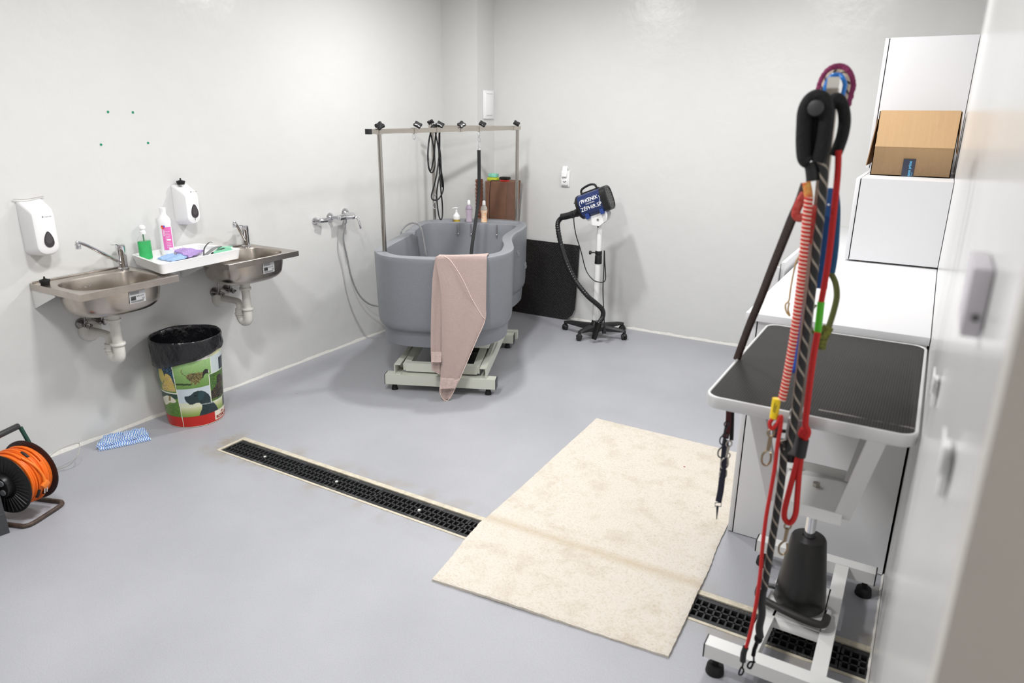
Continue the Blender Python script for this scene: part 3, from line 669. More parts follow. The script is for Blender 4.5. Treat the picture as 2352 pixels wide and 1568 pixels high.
    for q, yy in enumerate((cyp-.035, cyp+.05)):
        g = G(); zz = pz-.095; esc(g, (.0008, yy, zz), r=.030); g.cyl((.02, yy, zz), (.058, yy, zz), .011, n=16); g.cyl((.045, yy, zz-.012), (.045, yy, zz+.022), .009, n=14); g.loft(lobes((.072, yy, zz), (1, 0, -.1), .014, .016, 3, .25))
        g.tube([(.045, yy, zz+.02), (.047, yy, zz+.06), (.055, yy+.01, zz+.12)], .0055, 10, smooth=4); g.build('angle_valve', mat('dull_chrome', (150, 148, 145), .15, metal=1), t)
    return t, cx, cy
s1, c1x, c1y = sink(1.697, 2.195, 'left steel wall sink with a black stopper on its corner')
s2, c2x, c2y = sink(2.500, 3.005, 'right steel wall sink between the white tray and the shower mixer')
def faucet(x, y, tip, label):
    z = .9005; t = thing('tap', label, 'faucet', (x, y, z), 'sink taps')
    g = G(); g.lathe([(0, 0), (.027, 0), (.027, .006), (.0225, .010), (.0225, .09), (.024, .095), (.024, .125), (.020, .130), (0, .130)], (x, y, z), n=28); g.build('tap_body', M_chrome, t)
    g = G(); g.tube([(x, y, z+.122), (x+.01, y-.03, z+.135), (x+.015, y-.055, z+.137)], .006, 10, smooth=4, flat=.6, nrm=(0, 0, 1)); g.build('lever', M_chrome, t)
    g = G(); d = Vector(tip)-Vector((x, y, z+.03)); p0 = Vector((x, y, z+.028)); kn = p0+d*.84+Vector((0, 0, .012))
    g.tube([p0, p0+d*.3+Vector((0, 0, .004)), p0+d*.62+Vector((0, 0, .01)), kn, Vector(tip)+Vector((0, 0, .004)), Vector(tip)+Vector((0, 0, -.006))], .0085, 14, smooth=6); g.build('spout', M_chrome, t)
    g = G(); g.cyl(Vector(tip)+Vector((0, 0, -.004)), Vector(tip)+Vector((0, 0, -.028)), .0125, .012, 20, .001); g.build('aerator', M_chrome, t)
faucet(.062, 2.135, (.20, 1.850, 1.092), 'chrome lever tap with a long spout over the left sink')
faucet(.062, 2.930, (.17, 2.775, 1.075), 'chrome lever tap on the right sink with spout swung left')
def stopper(c, nm, label):
    g = G(); g.lathe([(0, 0), (.019, 0), (.022, .012), (.0235, .014), (.0235, .019), (.010, .023), (.004, .026), (.004, .034), (.0, .037)], c, n=26); tag(g.build('sink_stopper', M_rub, org=c), label, 'sink stopper')
stopper((.075, 1.733, .9008), 0, 'black rubber stopper lying on the corner of the left sink')

# ------------------------------------------------------------------ soap dispensers
def dispenser(yc, zb, label, K=1.0):
    t = thing('soap_dispenser', label, 'soap dispenser', (.001, yc, zb), 'wall soap dispensers')
    w, h = .118*K, .262*K; g = G(); L = []
    def rr(x, yw, z0, z1, rt_, rb):
        P = []
        for (cy, cz, a0, r) in ((yw/2-rt_, z1-rt_, 0, rt_), (-yw/2+rt_, z1-rt_, 90, rt_), (-yw/2+rb, z0+rb, 180, rb), (yw/2-rb, z0+rb, 270, rb)):
            for k in range(9): a = math.radians(a0+k*90/8); P.append(Vector((x, yc+cy+r*math.cos(a), zb+cz+r*math.sin(a))))
        return P
    for x, yw, z0, z1, a, b in ((.001, w, .0, h, .012, .03), (.006, w, 0, h, .012, .035), (.012, w-.003, .0, h-.001, .014, .038), (.085, w-.012, .006, h-.035, .016, .042), (.100, w-.022, .014, h-.048, .018, .04), (.106, w-.045, .030, h-.065, .02, .03)):
        L.append(rr(x, yw, z0, z1, a, b))
    g.loft(L); sh = g.build('casing', M_plast, t)
    M_win = mat('smoked_window', (60, 56, 60), .15)
    def tear(sc, x, dz=0):
        P = []
        for k in range(28):
            a = 2*PI*k/28; r = .5*(1-math.sin(a)); P.append((.036*sc*math.cos(a)*(.62+.22*(-math.sin(a)))*.95, .040*sc*math.sin(a)*.95+dz))
        return P
    g = G(); g.prism(tear(1, 0), (.1055, yc+.004, zb+.082), (0, 1, 0), (0, 0, 1), .003); wn = g.build('level_window', M_win, t)
    g = G(); g.prism(tear(.68, 0, .004), (.1083, yc+.004, zb+.084), (0, 1, 0), (0, 0, 1), .0012); g.build('lock_plate', mat('window_grey', (78, 74, 76), .25), wn)
    text('logo', '\u25cf merida', .011, mat('logo_grey', (140, 140, 142), .5), t, lambda a, b, c: Vector((.1062+c*.3, yc+.012+a, zb+.185+b)))
    return t
dispenser(1.768, 1.030, 'large white wall soap dispenser above the left sink')
dispenser(2.565, 1.078, 'white wall soap dispenser between the sinks with a black stopper on top', .86)
stopper((.035, 2.555, 1.3040), 0, 'black rubber stopper resting on top of the right soap dispenser')
g = G(); g.tube([(.012, 1.695, 1.302), (.03, 1.73, 1.2975), (.03, 1.76, 1.2985), (.012, 1.83, 1.302)], .004, 8, smooth=6, flat=.3, nrm=(0, 0, 1)); tag(g.build('metal_bracket', M_steel, org=(.02, 1.73, 1.295)), 'thin bent metal strip on top of the left soap dispenser', 'bracket')

# ------------------------------------------------------------------ tray and its things
TR = [Vector((.028, 2.205, 0)), Vector((.405, 2.120, 0)), Vector((.385, 2.640, 0)), Vector((.030, 2.620, 0))]   # back-left, front-left, front-right, back-right
def rquad(q, ins, r, z, n=6):
    P = []
    c = sum(q, Vector())/4
    qs = [p+(c-p).normalized()*ins*1.4 for p in q]
    for i in range(4):
        p, a, b = qs[i], (qs[i-1]-qs[i]).normalized(), (qs[(i+1) % 4]-qs[i]).normalized()
        for k in range(n+1):
            t = k/n; P.append((p+a*r)*(1-t)**2+p*2*t*(1-t)+(p+b*r)*t*t+Vector((0, 0, z)))
    return P
g = G(); zt = .9085
g.loft([rquad(TR, .018, .03, zt), rquad(TR, .010, .03, zt+.002), rquad(TR, .002, .03, zt+.048), rquad(TR, .0, .03, zt+.054), rquad(TR, .003, .03, zt+.056), rquad(TR, .012, .03, zt+.055), rquad(TR, .018, .028, zt+.050), rquad(TR, .022, .024, zt+.032), rquad(TR, .028, .02, zt+.030)])
tag(g.build('tray', M_plast, org=(.2, 2.4, zt)), 'shallow white plastic tray bridging the two wall sinks', 'tray')
zf = zt+.0305
def green_bottle():
    c = Vector((.118, 2.235, zf)); t = thing('liquid_soap_bottle', 'clear pump bottle of green liquid soap on the white tray', 'bottle', c)
    def sec(z, a, b): return [c+Vector((0, 0, z))+Vector((0, 1, 0))*a*math.cos(q*PI/16)*1.0+Vector((1, 0, 0))*b*math.sin(q*PI/16) for q in range(32)]
    g = G(); g.loft([sec(0, .032, .018), sec(.004, .036, .021), sec(.10, .036, .021), sec(.112, .034, .019), sec(.124, .026, .015), sec(.134, .015, .012), sec(.14, .012, .012)])
    g.build('shell', mat('clear_plastic', (250, 252, 250), .02, trans=.97, ior=1.03), t)
    g = G(); g.loft([sec(.003, .031, .0175), sec(.006, .0345, .0198), (sec(.098, .0345, .0198)), sec(.101, .033, .0185)]); g.build('liquid', mat('green_soap', (36, 200, 104), .15, trans=0, noise=.15, nscale=40), t)
    g = G(); g.cyl(c+Vector((0, 0, .10)), c+Vector((0, 0, .14)), .003); g.build('dip_tube', mat('green_tube', (60, 140, 90), .4), t)
    g = G(); g.lathe([(0, .138), (.015, .138), (.015, .152), (.011, .156), (.011, .162), (.016, .165), (.0165, .168), (.016, .176), (.010, .184), (0, .187)], c, n=24); g.build('pump', M_plast, t)
green_bottle()
def pink_bottle():
    c = Vector((.088, 2.385, zf)); t = thing('cleaner_bottle', 'tall white plastic bottle with a pink label on the tray', 'bottle', c); fdir = Vector((.86, -.5, 0)).normalized(); sdir = Vector((.5, .86, 0)).normalized()
    def sec(z, a, b): return [c+Vector((0, 0, z))+sdir*a*abs(math.cos(q*PI/20))**.8*(1 if math.cos(q*PI/20) >= 0 else -1)+fdir*b*abs(math.sin(q*PI/20))**.8*(1 if math.sin(q*PI/20) >= 0 else -1) for q in range(40)]
    g = G(); g.loft([sec(0, .030, .022), sec(.004, .033, .025), sec(.17, .033, .025), sec(.18, .0345, .026), sec(.20, .031, .024), sec(.218, .018, .017), sec(.225, .015, .015), sec(.24, .015, .015)]); g.build('body', M_plast, t)
    g = G(); g.lathe([(0, .238), (.0165, .238), (.0165, .250), (.017, .252), (.0165, .258), (0, .260)], c, n=24); g.build('cap', M_plast, t)
    def ff(u, z, o=.0008):
        cq = max(-1, min(1, u/.033)); s_ = max(0, 1-abs(cq)**2.5)**(1/2.5); return c+Vector((0, 0, z))+sdir*u+fdir*(.025*s_+o)
    g = G(); g.loft([[ff(-.018+i*.0065, z) for i in range(8)] for z in (.03, .155)], closed=False); lb = g.build('label', mat('pink_label', (226, 112, 178), .45), t)
    g = G(); M_w = mat('white_print', (245, 240, 244), .5)
    for i in range(11): zz = .045+i*.0085; a0 = -.004; g.loft([[ff(a0+k*.006, z, .0014) for k in range(5 if i % 3 else 4)] for z in (zz, zz+.0016)], closed=False)
    g.loft([[ff(.006+k*.005, z, .0014) for k in range(5)] for z in (.03, .042)], closed=False); g.loft([[ff(.001+k*.005, z, .0014) for k in range(5)] for z in (.083, .088)], closed=False)
    g.build('printing', M_w, lb)
    text('printing', 'SONETT', .011, M_w, lb, lambda a, b, q: ff(-.006-b, .128+a, .0014+q*.3), align='CENTER', bold=.0002)
    for (du, dz, cc) in ((-.004, .004, (210, 60, 50)), (.004, .003, (110, 90, 200)), (0, -.005, (200, 40, 70)), (-.005, -.002, (240, 130, 60))):
        g = G(); ce = (-.010+du, .156+dz); g.loft([[ff(ce[0]+.0058*math.cos(q*PI/8)*s, ce[1]+.0058*math.sin(q*PI/8)*s, .0018+.0002*(1-s)) for q in range(16)] for s in (1, .4, .05)], c0=False); g.build('round_logo', mat('logo_%d' % cc[0], cc, .5), lb)
pink_bottle()
def check_mat(name, c1, c2, sc):
    m = bpy.data.materials.new(name); m.use_nodes = True; nt = m.node_tree; b = nt.nodes['Principled BSDF']; N = nt.nodes.new; L = nt.links.new
    tc = N('ShaderNodeTexCoord').outputs['Object']; wv = N('ShaderNodeTexWave'); wv.wave_type = 'BANDS'; wv.bands_direction = 'DIAGONAL'; wv.inputs['Scale'].default_value = sc; wv.inputs['Distortion'].default_value = 2.5; wv.inputs['Detail'].default_value = 1; wv.inputs['Detail Scale'].default_value = sc*.6
    L(tc, wv.inputs[0]); r = N('ShaderNodeValToRGB'); r.color_ramp.elements[0].color = rgb(*c1); r.color_ramp.elements[1].color = rgb(*c2); r.color_ramp.elements[0].position = .4; r.color_ramp.elements[1].position = .6
    L(wv.outputs['Fac'], r.inputs[0]); L(r.outputs[0], b.inputs['Base Color']); b.inputs['Roughness'].default_value = .9
    bp = N('ShaderNodeBump'); bp.inputs['Strength'].default_value = .4; bp.inputs['Distance'].default_value = .002; L(wv.outputs['Fac'], bp.inputs['Height']); L(bp.outputs[0], b.inputs['Normal']); return m
def cloth(name, label, layers, m, cat='cloth'):
    """layers: list of (quad corners, z0, amp) -> folded cloth, one mesh"""
    g = G(); cen = sum((Vector((*p, 0)) for p in layers[0][0]), Vector())/4
    for q, z0, amp, th in layers:
        t = bmesh.new(); n = 22; V = []
        P = [Vector((*p, 0)) for p in q]
        for i in range(n+1):
            V.append([])
            for j in range(n+1):
                p = P[0].lerp(P[1], j/n).lerp(P[3].lerp(P[2], j/n), i/n)
                e = math.sin(PI*i/n)*math.sin(PI*j/n)
                V[-1].append(t.verts.new((p.x+.003*math.sin(i*.9+j*.2), p.y+.003*math.sin(j*.8), z0+th+amp*(.5+.5*math.sin(p.x*60+p.y*35))*(.35+.65*e)+amp*.6*math.sin(p.y*90+i*.2)**2)))
        for i in range(n):
            for j in range(n): t.faces.new((V[i][j], V[i][j+1], V[i+1][j+1], V[i+1][j]))
        ex = bmesh.ops.extrude_face_region(t, geom=t.faces[:])
        for v in ex['geom']:
            if isinstance(v, bmesh.types.BMVert): v.co.z = z0+max(0, (v.co.z-z0-th)*.2)
        bmesh.ops.recalc_face_normals(t, faces=t.faces); g._add(t)
    o = g.build(name, m, org=(cen.x, cen.y, layers[0][1]), ang=70); return tag(o, label, cat)
def pq(pix, z): return [(Wz(px, py, z).x, Wz(px, py, z).y) for px, py in pix]
zc = zf+.001
cloth('dish_cloth', 'light blue cleaning cloth folded at the front of the white tray', [(pq([(362, 595), (398, 602), (428, 592), (394, 583)], zc), zc, .006, .004), (pq([(395, 602), (425, 597), (436, 591), (410, 586)], zc), zc+.006, .006, .003)], check_mat('blue_cloth', (150, 185, 232), (176, 204, 240), 90))
cloth('dish_cloth', 'purple checked cleaning cloth lying on the white tray beside the brush', [(pq([(398, 583), (436, 596), (470, 582), (424, 576)], zc), zc+.010, .008, .006)], check_mat('purple_cloth', (160, 128, 205), (205, 180, 226), 90))
def scourer():
    c = Wz(492, 578, zc); t = thing('cleaning_brush', 'grey handled cleaning brush with clear grip lying on the tray', 'brush', c)
    a, b = Wz(470, 588, zc+.01), Wz(506, 566, zc+.035); d = (b-a)
    g = G(); g.tube([a, a+d*.35+Vector((0, 0, .008)), a+d*.7+Vector((0, 0, .01)), b], .011, 12, smooth=5, flat=.45, nrm=(0, 0, 1)); g.build('handle', mat('brush_grey', (120, 120, 122), .3), t)
    g = G(); g.tube([a+Vector((-.0, -.005, .0)), a+d*.15+Vector((-.03, .01, .03)), a+d*.45+Vector((-.04, .02, .045)), Wz(487, 557, zc+.045)], .004, 10, smooth=6, flat=.5, nrm=(0, 0, 1)); g.build('grip_loop', mat('dark_grip', (74, 74, 78), .3), t)
    g = G(); q = a+d*.62; g.tube([a+d*.25+Vector((.014, .012, -.003)), b+Vector((.014, .012, -.016))], .009, 10); g.build('bristles', M_rub, t)
scourer()
def sponge(name, label, pix, z, th, m):
    P = [Vector((*p, 0)) for p in pq(pix, z)]; c = sum(P, Vector())/4; g = G()
    g.loft([[c+(p-c)*k+Vector((0, 0, z+h)) for p in rq(P)] for k, h in ((.93, 0), (1, th*.2), (1, th*.8), (.93, th))])
    return tag(g.build(name, m, org=(c.x, c.y, z)), label, 'sponge')
def rq(P):
    out = []
    for i in range(4):
        p, a, b = P[i], P[i-1], P[(i+1) % 4]
        for t in (0, .5, 1): out.append((p.lerp(a, .12))*(1-t)**2+p*2*t*(1-t)+p.lerp(b, .12)*t*t)
    return out
M_mint = mat('mint_sponge', (140, 214, 178), .9, bump=.8, bscale=300)
sponge('sponge', 'mint green sponge at the right end of the white tray', [(489, 588), (530, 583), (536, 571), (506, 573)], zc+.004, .02, M_mint)

# ------------------------------------------------------------------ wall plugs, stub valve
for i, (px, py, lab) in enumerate(((248, 257, 'upper left of the four green wall plugs'), (305, 258, 'upper right of the four green wall plugs'), (232, 332, 'lower left of the four green wall plugs'), (340, 328, 'lower right of the four green wall plugs'))):
    p = Wx(px, py, 0); g = G(); g.lathe([(0, .0005), (.0022, .0005), (.0025, .003), (.0055, .003), (.006, .0012), (.0065, .0003)], p, (1, 0, 0), 16); tag(g.build('wall_plug', mat('green_plug', (40, 150, 110), .4), org=p), lab, 'wall plug', 'wall plugs')
g = G(); p = Vector((.0006, 3.575, .978)); esc(g, p, r=.026); g.cyl(p, p+Vector((.04, .02, 0)), .014); g.cyl(p+Vector((.035, .005, 0)), p+Vector((.052, .065, 0)), .017, n=20, bev=.002)
tag(g.build('wall_valve', M_chrome, org=p), 'small chrome stop valve on the wall left of the shower mixer', 'valve')

# ------------------------------------------------------------------ waste bin with dog pictures
BC = Vector((.199, 2.345, 0)); BR0, BR1, BH = .150, .182, .50
CAMA = math.atan2(-2.35, 3.53)
def hsh(a, b=0): v = math.sin(a*12.9898+b*78.233)*43758.5453; return v-math.floor(v)
def vn(x, y):
    xi, yi = math.floor(x), math.floor(y); fx_, fy = x-xi, y-yi; fx_ = fx_*fx_*(3-2*fx_); fy = fy*fy*(3-2*fy)
    return (hsh(xi, yi)*(1-fx_)+hsh(xi+1, yi)*fx_)*(1-fy)+(hsh(xi, yi+1)*(1-fx_)+hsh(xi+1, yi+1)*fx_)*fy
def inp(x, y, P):
    c = False; j = len(P)-1
    for i in range(len(P)):
        if (P[i][1] > y) != (P[j][1] > y) and x < (P[j][0]-P[i][0])*(y-P[i][1])/(P[j][1]-P[i][1])+P[i][0]: c = not c
        j = i
    return c
DOG_RUN = [(432, 712), (424, 735), (440, 765), (470, 785), (492, 800), (500, 825), (530, 845), (552, 870), (556, 905), (575, 908), (570, 870), (600, 880), (590, 905), (615, 912), (635, 908), (625, 890), (640, 870), (655, 895), (668, 880), (660, 850), (690, 838), (712, 815), (722, 785), (740, 765), (775, 760), (790, 745), (782, 715), (760, 703), (735, 706), (715, 722), (705, 742), (670, 745), (620, 752), (560, 756), (520, 768), (492, 790), (470, 778), (448, 758), (434, 735), (444, 712)]
DOG_HEAD = [(473, 1062), (500, 1055), (540, 1050), (565, 1030), (590, 1005), (640, 985), (700, 982), (740, 1000), (780, 1030), (820, 1090), (850, 1140), (890, 1190), (915, 1240), (860, 1290), (760, 1320), (665, 1320), (680, 1270), (700, 1220), (700, 1170), (660, 1140), (620, 1148), (575, 1168), (540, 1165), (500, 1130), (480, 1095)]
EAR = [(650, 1010), (700, 985), (735, 1010), (722, 1060), (690, 1110), (660, 1112), (645, 1075)]
COL1 = [(235, 770), (262, 768), (300, 800), (325, 850), (345, 905), (370, 1000), (215, 985), (200, 930), (225, 870)]
COL2 = [(150, 690), (185, 690), (215, 760), (235, 820), (205, 900), (170, 820)]
WDOG = [(215, 1075), (260, 1050), (310, 1060), (345, 1090), (375, 1118), (368, 1140), (335, 1148), (300, 1140), (275, 1165), (250, 1180), (225, 1120)]
ROTT = [(905, 780), (945, 770), (975, 800), (985, 860), (960, 900), (990, 960), (985, 1040), (900, 1080), (820, 1100), (815, 1000), (850, 960), (895, 900), (890, 830)]
def art(t, v):
    cx, hw = 652-149*v, 362+98*v; x = cx+hw*t; ct = math.sqrt(max(0, 1-t*t)); y = 1350-1060*v-55*t+(115-20*v)*ct
    n = vn(x*.05, y*.05); n2 = vn(x*.15, y*.15); seam = -.48; cr = (232, 224, 205)
    if v < .010: return cr
    if abs(t-seam+.06*v) < .010: return (228, 224, 210)
    if v < .135:
        if t > .62: return cr if .02 < v else (188, 34, 22)
        return (188, 34, 22) if not (v > .1299) else (150, 40, 25)
    yy = y+55*t*0
    if t < seam-.06*v:
        if abs(v-.42) < .006: return (222, 226, 214)
        if v > .42:
            if inp(x, y, COL1): return (226-60*n2, 204-66*n2, 120-40*n)
            if inp(x, y, COL2): return (196, 180, 90)
            k = max(0, min(1, (n2-.5)*4)) if y < 900 else 0
            if k > 0: return (22+20*k, 34+76*k, 44+110*k)
            return ((22, 34, 44) if x > 190 and y < 880 else (96, 130, 60))
        if inp(x, y, WDOG): return (150, 128, 80) if 285 < x < 310 and y < 1120 else (226, 222, 200)
        return (34, 66, 46) if y < 1090 else (70+40*n, 112+30*n, 44)
    top = .78 if t < .63 else 1.2
    if t < .60 and v > .785: return (226-14*n, 222-14*n, 216-14*n)
    if t < .62 and v > .47 and not (t > .52 and v < .60):
        if t > .605: return (226, 228, 214)
        if inp(x, y, DOG_RUN):
            if x > 705: return (34, 34, 30) if x < 778 else (215, 210, 200)
            k = min(1, max(0, (n2-.25)*2)); return (150-95*k, 138-88*k, 84-48*k)
        if y > 893 and y < 915 and x < 560: return (46, 64, 34)
        k = (v-.47)/.31; return (92+50*k+26*n2, 132+50*k+20*n2, 70+58*k)
    if t > .52 and .255 < v+.10*(t-.52)*0 < .60 and t < .985:
        if t < .545 or v < .262 or v > .592: return (224, 226, 210)
        if inp(x, y, ROTT): k = max(0, n2-.5)*2; return (26+120*k, 27+90*k, 26+40*k)
        k = min(1, n2*1.4); return (30+60*k, 52+80*k, 30+30*n)
    if v > .60:
        if t > .86 and v < .75: return (36, 48, 58)
        return (222, 222, 178) if v > .80 else (196, 206, 208)
    if inp(x, y, DOG_HEAD):
        if inp(x, y, EAR): return (44, 72, 78)
        if 600 < x < 625 and 1040 < y < 1060: return (10, 12, 12)
        if abs(y-(1165-.14*(x-700))) < 7 and 695 < x < 850: return (140, 150, 150)
        return (22+26*n2, 38+30*n2, 42+30*n2)
    if t > .93: return (40, 38, 52)
    if v > .30: return (196, 208, 214)
    if v > .24: return (214, 218, 190)
    k = (v-.13)/.11; return (120+90*k, 150+60*k, 60+110*k)
def bin_():
    t = thing('waste_bin', 'round waste bin printed with dog photos and lined with a black bag', 'bin', BC)
    nu, nv = 300, 200; bm = bmesh.new(); col = []; V = []
    for i in range(nv+1):
        v = i/nv; R = BR0+(BR1-BR0)*v; row = []
        for j in range(nu):
            ph = -PI/2+PI*j/(nu-1); a = CAMA+ph
            row.append(bm.verts.new((R*math.cos(a), R*math.sin(a), .002+BH*v))); col.append(art(math.sin(ph), v))
        for j in range(1, 24):
            ph = PI/2+PI*j/24; a = CAMA+ph; row.append(bm.verts.new((R*math.cos(a), R*math.sin(a), .002+BH*v))); col.append(art(math.sin(PI-ph), v) if v > .135 else (188, 34, 22))
        V.append(row)
    m_ = len(V[0])
    for i in range(nv):
        for j in range(m_): bm.faces.new((V[i][j], V[i][(j+1) % m_], V[i+1][(j+1) % m_], V[i+1][j]))
    bm.faces.new(V[0][::-1])
    for f in bm.faces: f.smooth = len(f.verts) == 4
    me = bpy.data.meshes.new('printed_body'); bm.to_mesh(me); bm.free()
    ca = me.color_attributes.new('artwork', 'FLOAT_COLOR', 'POINT')
    for k, c in enumerate(col): ca.data[k].color = rgb(*c)
    m = bpy.data.materials.new('bin_print'); m.use_nodes = True; nt = m.node_tree; at = nt.nodes.new('ShaderNodeAttribute'); at.attribute_name = 'artwork'
    nt.links.new(at.outputs['Color'], nt.nodes['Principled BSDF'].inputs['Base Color']); nt.nodes['Principled BSDF'].inputs['Roughness'].default_value = .35
    me.materials.append(m); o = bpy.data.objects.new('printed_body', me); S.collection.objects.link(o); o.parent = t
    M_red = mat('dark_red_ink', (150, 30, 30), .5)
    def wr(u, z, o_=.0012): R = BR0+(BR1-BR0)*z/BH; a = CAMA+u; return BC+Vector(((R+o_)*math.cos(a), (R+o_)*math.sin(a), z))
    text('lettering', 'ROYAL CANIN', .026, M_red, t, lambda a, b, c: wr(.73+a/.152, .020+b, .0008+c), align='LEFT', bold=.0006, squash=.9)
    text('lettering', 'LES', .014, M_red, t, lambda a, b, c: wr(1.0+a/.152, .046+b, .0008+c), align='LEFT')
    # black bag folded over the rim
    M_bag = mat('black_bin_bag', (24, 23, 27), .22, spec=.7, bump=.9, bscale=34, stretch=(1, 1, .6))
    n = 120; L = []
    def ring(R, z, amp, fr=9, ph=0, zz=0): return [BC+Vector(((R+amp*math.sin(fr*2*PI*k/n+ph)+amp*.5*math.sin(23*2*PI*k/n+ph*2))*math.cos(2*PI*k/n), (R+amp*math.sin(fr*2*PI*k/n+ph)+amp*.5*math.sin(23*2*PI*k/n+ph*2))*math.sin(2*PI*k/n), z+zz*math.cos(2*PI*k/n-CAMA-PI/2+.25)+.0018*math.sin(5*2*PI*k/n+ph))) for k in range(n)]
    g = G()
    L = [ring(.180, .385, .0022, 11, 0, .040), ring(.186, .389, .002, 11, .6, .040), ring(.1895, .415, .0032, 7, 1, .030), ring(.190, .44, .0032, 8, 2, .018), ring(.1895, .468, .003, 9, 2.5, .008), ring(.189, .49, .0016, 9, 3), ring(.190, .504, .001, 5), ring(.186, .510, .001, 5), ring(.180, .506, .001, 5), ring(.177, .49, .0015, 9), ring(.170, .40, .003, 13, 1), ring(.160, .25, .004, 9, 2), ring(.145, .05, .003, 7), ring(.05, .03, .002, 5)]
    g.loft(L, c0=False); g.build('bin_bag', M_bag, t, ang=60)
bin_()
cloth('floor_cloth', 'blue and white checked cloth folded on the floor beside the waste bin', [([(.148, 1.797), (.262, 2.020), (.185, 2.045), (.065, 1.85)], .001, .007, .006), ([(.125, 1.80), (.222, 2.035), (.125, 2.07), (.03, 1.90)], .012, .010, .008)], check_mat('blue_white_cloth', (84, 140, 214), (226, 234, 244), 42))

# ------------------------------------------------------------------ cable reel
def reel():
    c = Vector((.462, 1.285, .180)); ax = Vector((-.33, .95, 0)).normalized(); sd = Vector((.95, .33, 0)); t = thing('cable_reel', 'cable reel wound with orange cable on a rusty tube stand by the left wall', 'cable reel', (c.x, c.y, 0))
    q = ax.to_track_quat('Z', 'Y').to_matrix(); W = .068
    def disc(off, R, th, m, nm):
        g = G(); g.lathe([(0, -th), (R-.006, -th), (R, -th*.3), (R, th*.3), (R-.006, th), (0, th)], c+ax*off, ax, 48); return g.build(nm, m, t)
    disc(W, .140, .004, mat('rusty_brown_steel', (46, 30, 28), .45, noise=.3, nscale=15), 'rear_flange')
    fr = disc(-W, .136, .004, mat('black_reel_flange', (26, 26, 27), .4, noise=.3, nscale=20), 'front_flange')
    g = G()
    for k in range(36):
        a = 2*PI*k/36; d = sd*math.cos(a)+Vector((0, 0, 1))*math.sin(a); g.cyl(c-ax*(W+.004)+d*.065, c-ax*(W+.004)+d*.126, .003, n=6)
    g.build('ribs', mat('black_rib', (40, 40, 42), .4), fr)
    g = G(); g.cyl(c-ax*(W+.03), c-ax*W, .05, .055, 28, .004); hb = g.build('socket_hub', M_bplast, fr)
    for k in range(4):
        a = PI/4+k*PI/2; d = sd*math.cos(a)+Vector((0, 0, 1))*math.sin(a); g = G(); g.cyl(c-ax*(W+.034)+d*.03, c-ax*(W+.028)+d*.03, .013, .013, 18); g.build('socket_cover', mat('grey_cover', (120, 122, 124), .4), hb)
    g = G(); g.cyl(c-ax*W, c+ax*W, .070, n=32); g.build('drum', M_bplast, t)
    M_or = mat('orange_cable', (236, 112, 28), .42)
    random.seed(3)
    def wind(R, a0, n, ph):
        P = []
        for k in range(n*16):
            u = k/(n*16); a = ph+2*PI*k/16; x_ = -W+.008+(2*W-.016)*(a0+(1-2*a0)*u)+.003*math.sin(a*1.0+k*.05); rr = R+.004*math.sin(a*.7+ph)
            P.append(c+ax*x_+(sd*math.cos(a)+Vector((0, 0, 1))*math.sin(a))*rr)
        return P
    g = G(); g.tube(wind(.088, 0, 11, 0), .0052, 8, smooth=2); g.tube(wind(.098, .02, 11, 1), .0052, 8, smooth=2); g.tube(wind(.108, .0, 10, 2), .0052, 8, smooth=2); g.tube(wind(.117, .04, 9, 3), .0052, 8, smooth=2)
    g.tube(wind(.124, .25, 2, 1.0), .0052, 8, smooth=3); cb = g.build('cable', M_or, t)
    # plug hanging over the windings
    def on(al, x_, R): return c+ax*x_+(sd*math.cos(al)+Vector((0, 0, 1))*math.sin(al))*R
    al = math.radians(-8); pc = on(al, .0, .137); rd = (sd*math.cos(al)+Vector((0, 0, 1))*math.sin(al))
    g = G(); g.tube([on(math.radians(60), -.02, .125), on(math.radians(35), -.01, .130), on(math.radians(12), 0, .133), pc], lambda u: .0052 if u < .7 else .0052+.012*(u-.7), 10, smooth=5)
    g.box(-.017, .017, -.014, .014, -.008, .008, .004, M=Matrix.Translation(pc) @ (rd.to_track_quat('Z', 'Y').to_matrix().to_4x4()) @ Matrix.Rotation(.6, 4, 'Z')); g.build('plug', mat('orange_plug', (240, 128, 44), .45), cb)
    g = G()
    for s in (-.006, .006): g.cyl(pc+Vector((0, 0, -.012))+ax*s, pc+Vector((0, 0, -.034))+ax*(s-.01)+rd*.004, .0022, n=8)
    g.build('plug_pin', M_chrome, cb)
    M_tp = mat('black_tape', (44, 40, 38), .6)
    for a_, x_ in ((62, .004), (-28, -.02), (-30, .018)):
        g = G(); g.tube([on(math.radians(a_-9), x_, .1245), on(math.radians(a_), x_, .126), on(math.radians(a_+9), x_+.002, .1245)], .0064, 10, smooth=3); g.build('tape_wrap', M_tp, cb)
    g = G(); g.cyl(c+ax*W+sd*.05+Vector((0, 0, .05)), c+ax*(W+.028)+sd*.05+Vector((0, 0, .05)), .009, n=16, bev=.001); g.build('crank_knob', M_bplast, t)
    M_rust = mat('rusty_tube', (74, 60, 52), .5, noise=.4, nscale=40)
    rr = .0095; z = rr; e = W+.035
    F = [Vector((c.x, c.y, z))+sd*a+ax*b for a, b in ((-.12, e), (.06, e), (.095, e-.005), (.110, e-.03), (.112, 0), (.110, -e+.03), (.095, -e+.005), (.06, -e), (-.12, -e))]
    G().tube(F, rr, 14, smooth=5).build('floor_tube', M_rust, t)
    M_gr = mat('dark_green_tube', (22, 62, 54), .35)
    for s in (1, -1):
        G().tube([Vector((c.x, c.y, z))+sd*-.12+ax*e*s, Vector((c.x, c.y, .04))+sd*-.15+ax*e*s, c+sd*-.02+ax*e*s*1.0, c+sd*-.0+ax*e*s+Vector((0, 0, .06)), c+sd*-.045+ax*e*s+Vector((0, 0, .185))], .009, 12, smooth=5).build('upright_tube', M_gr, t)
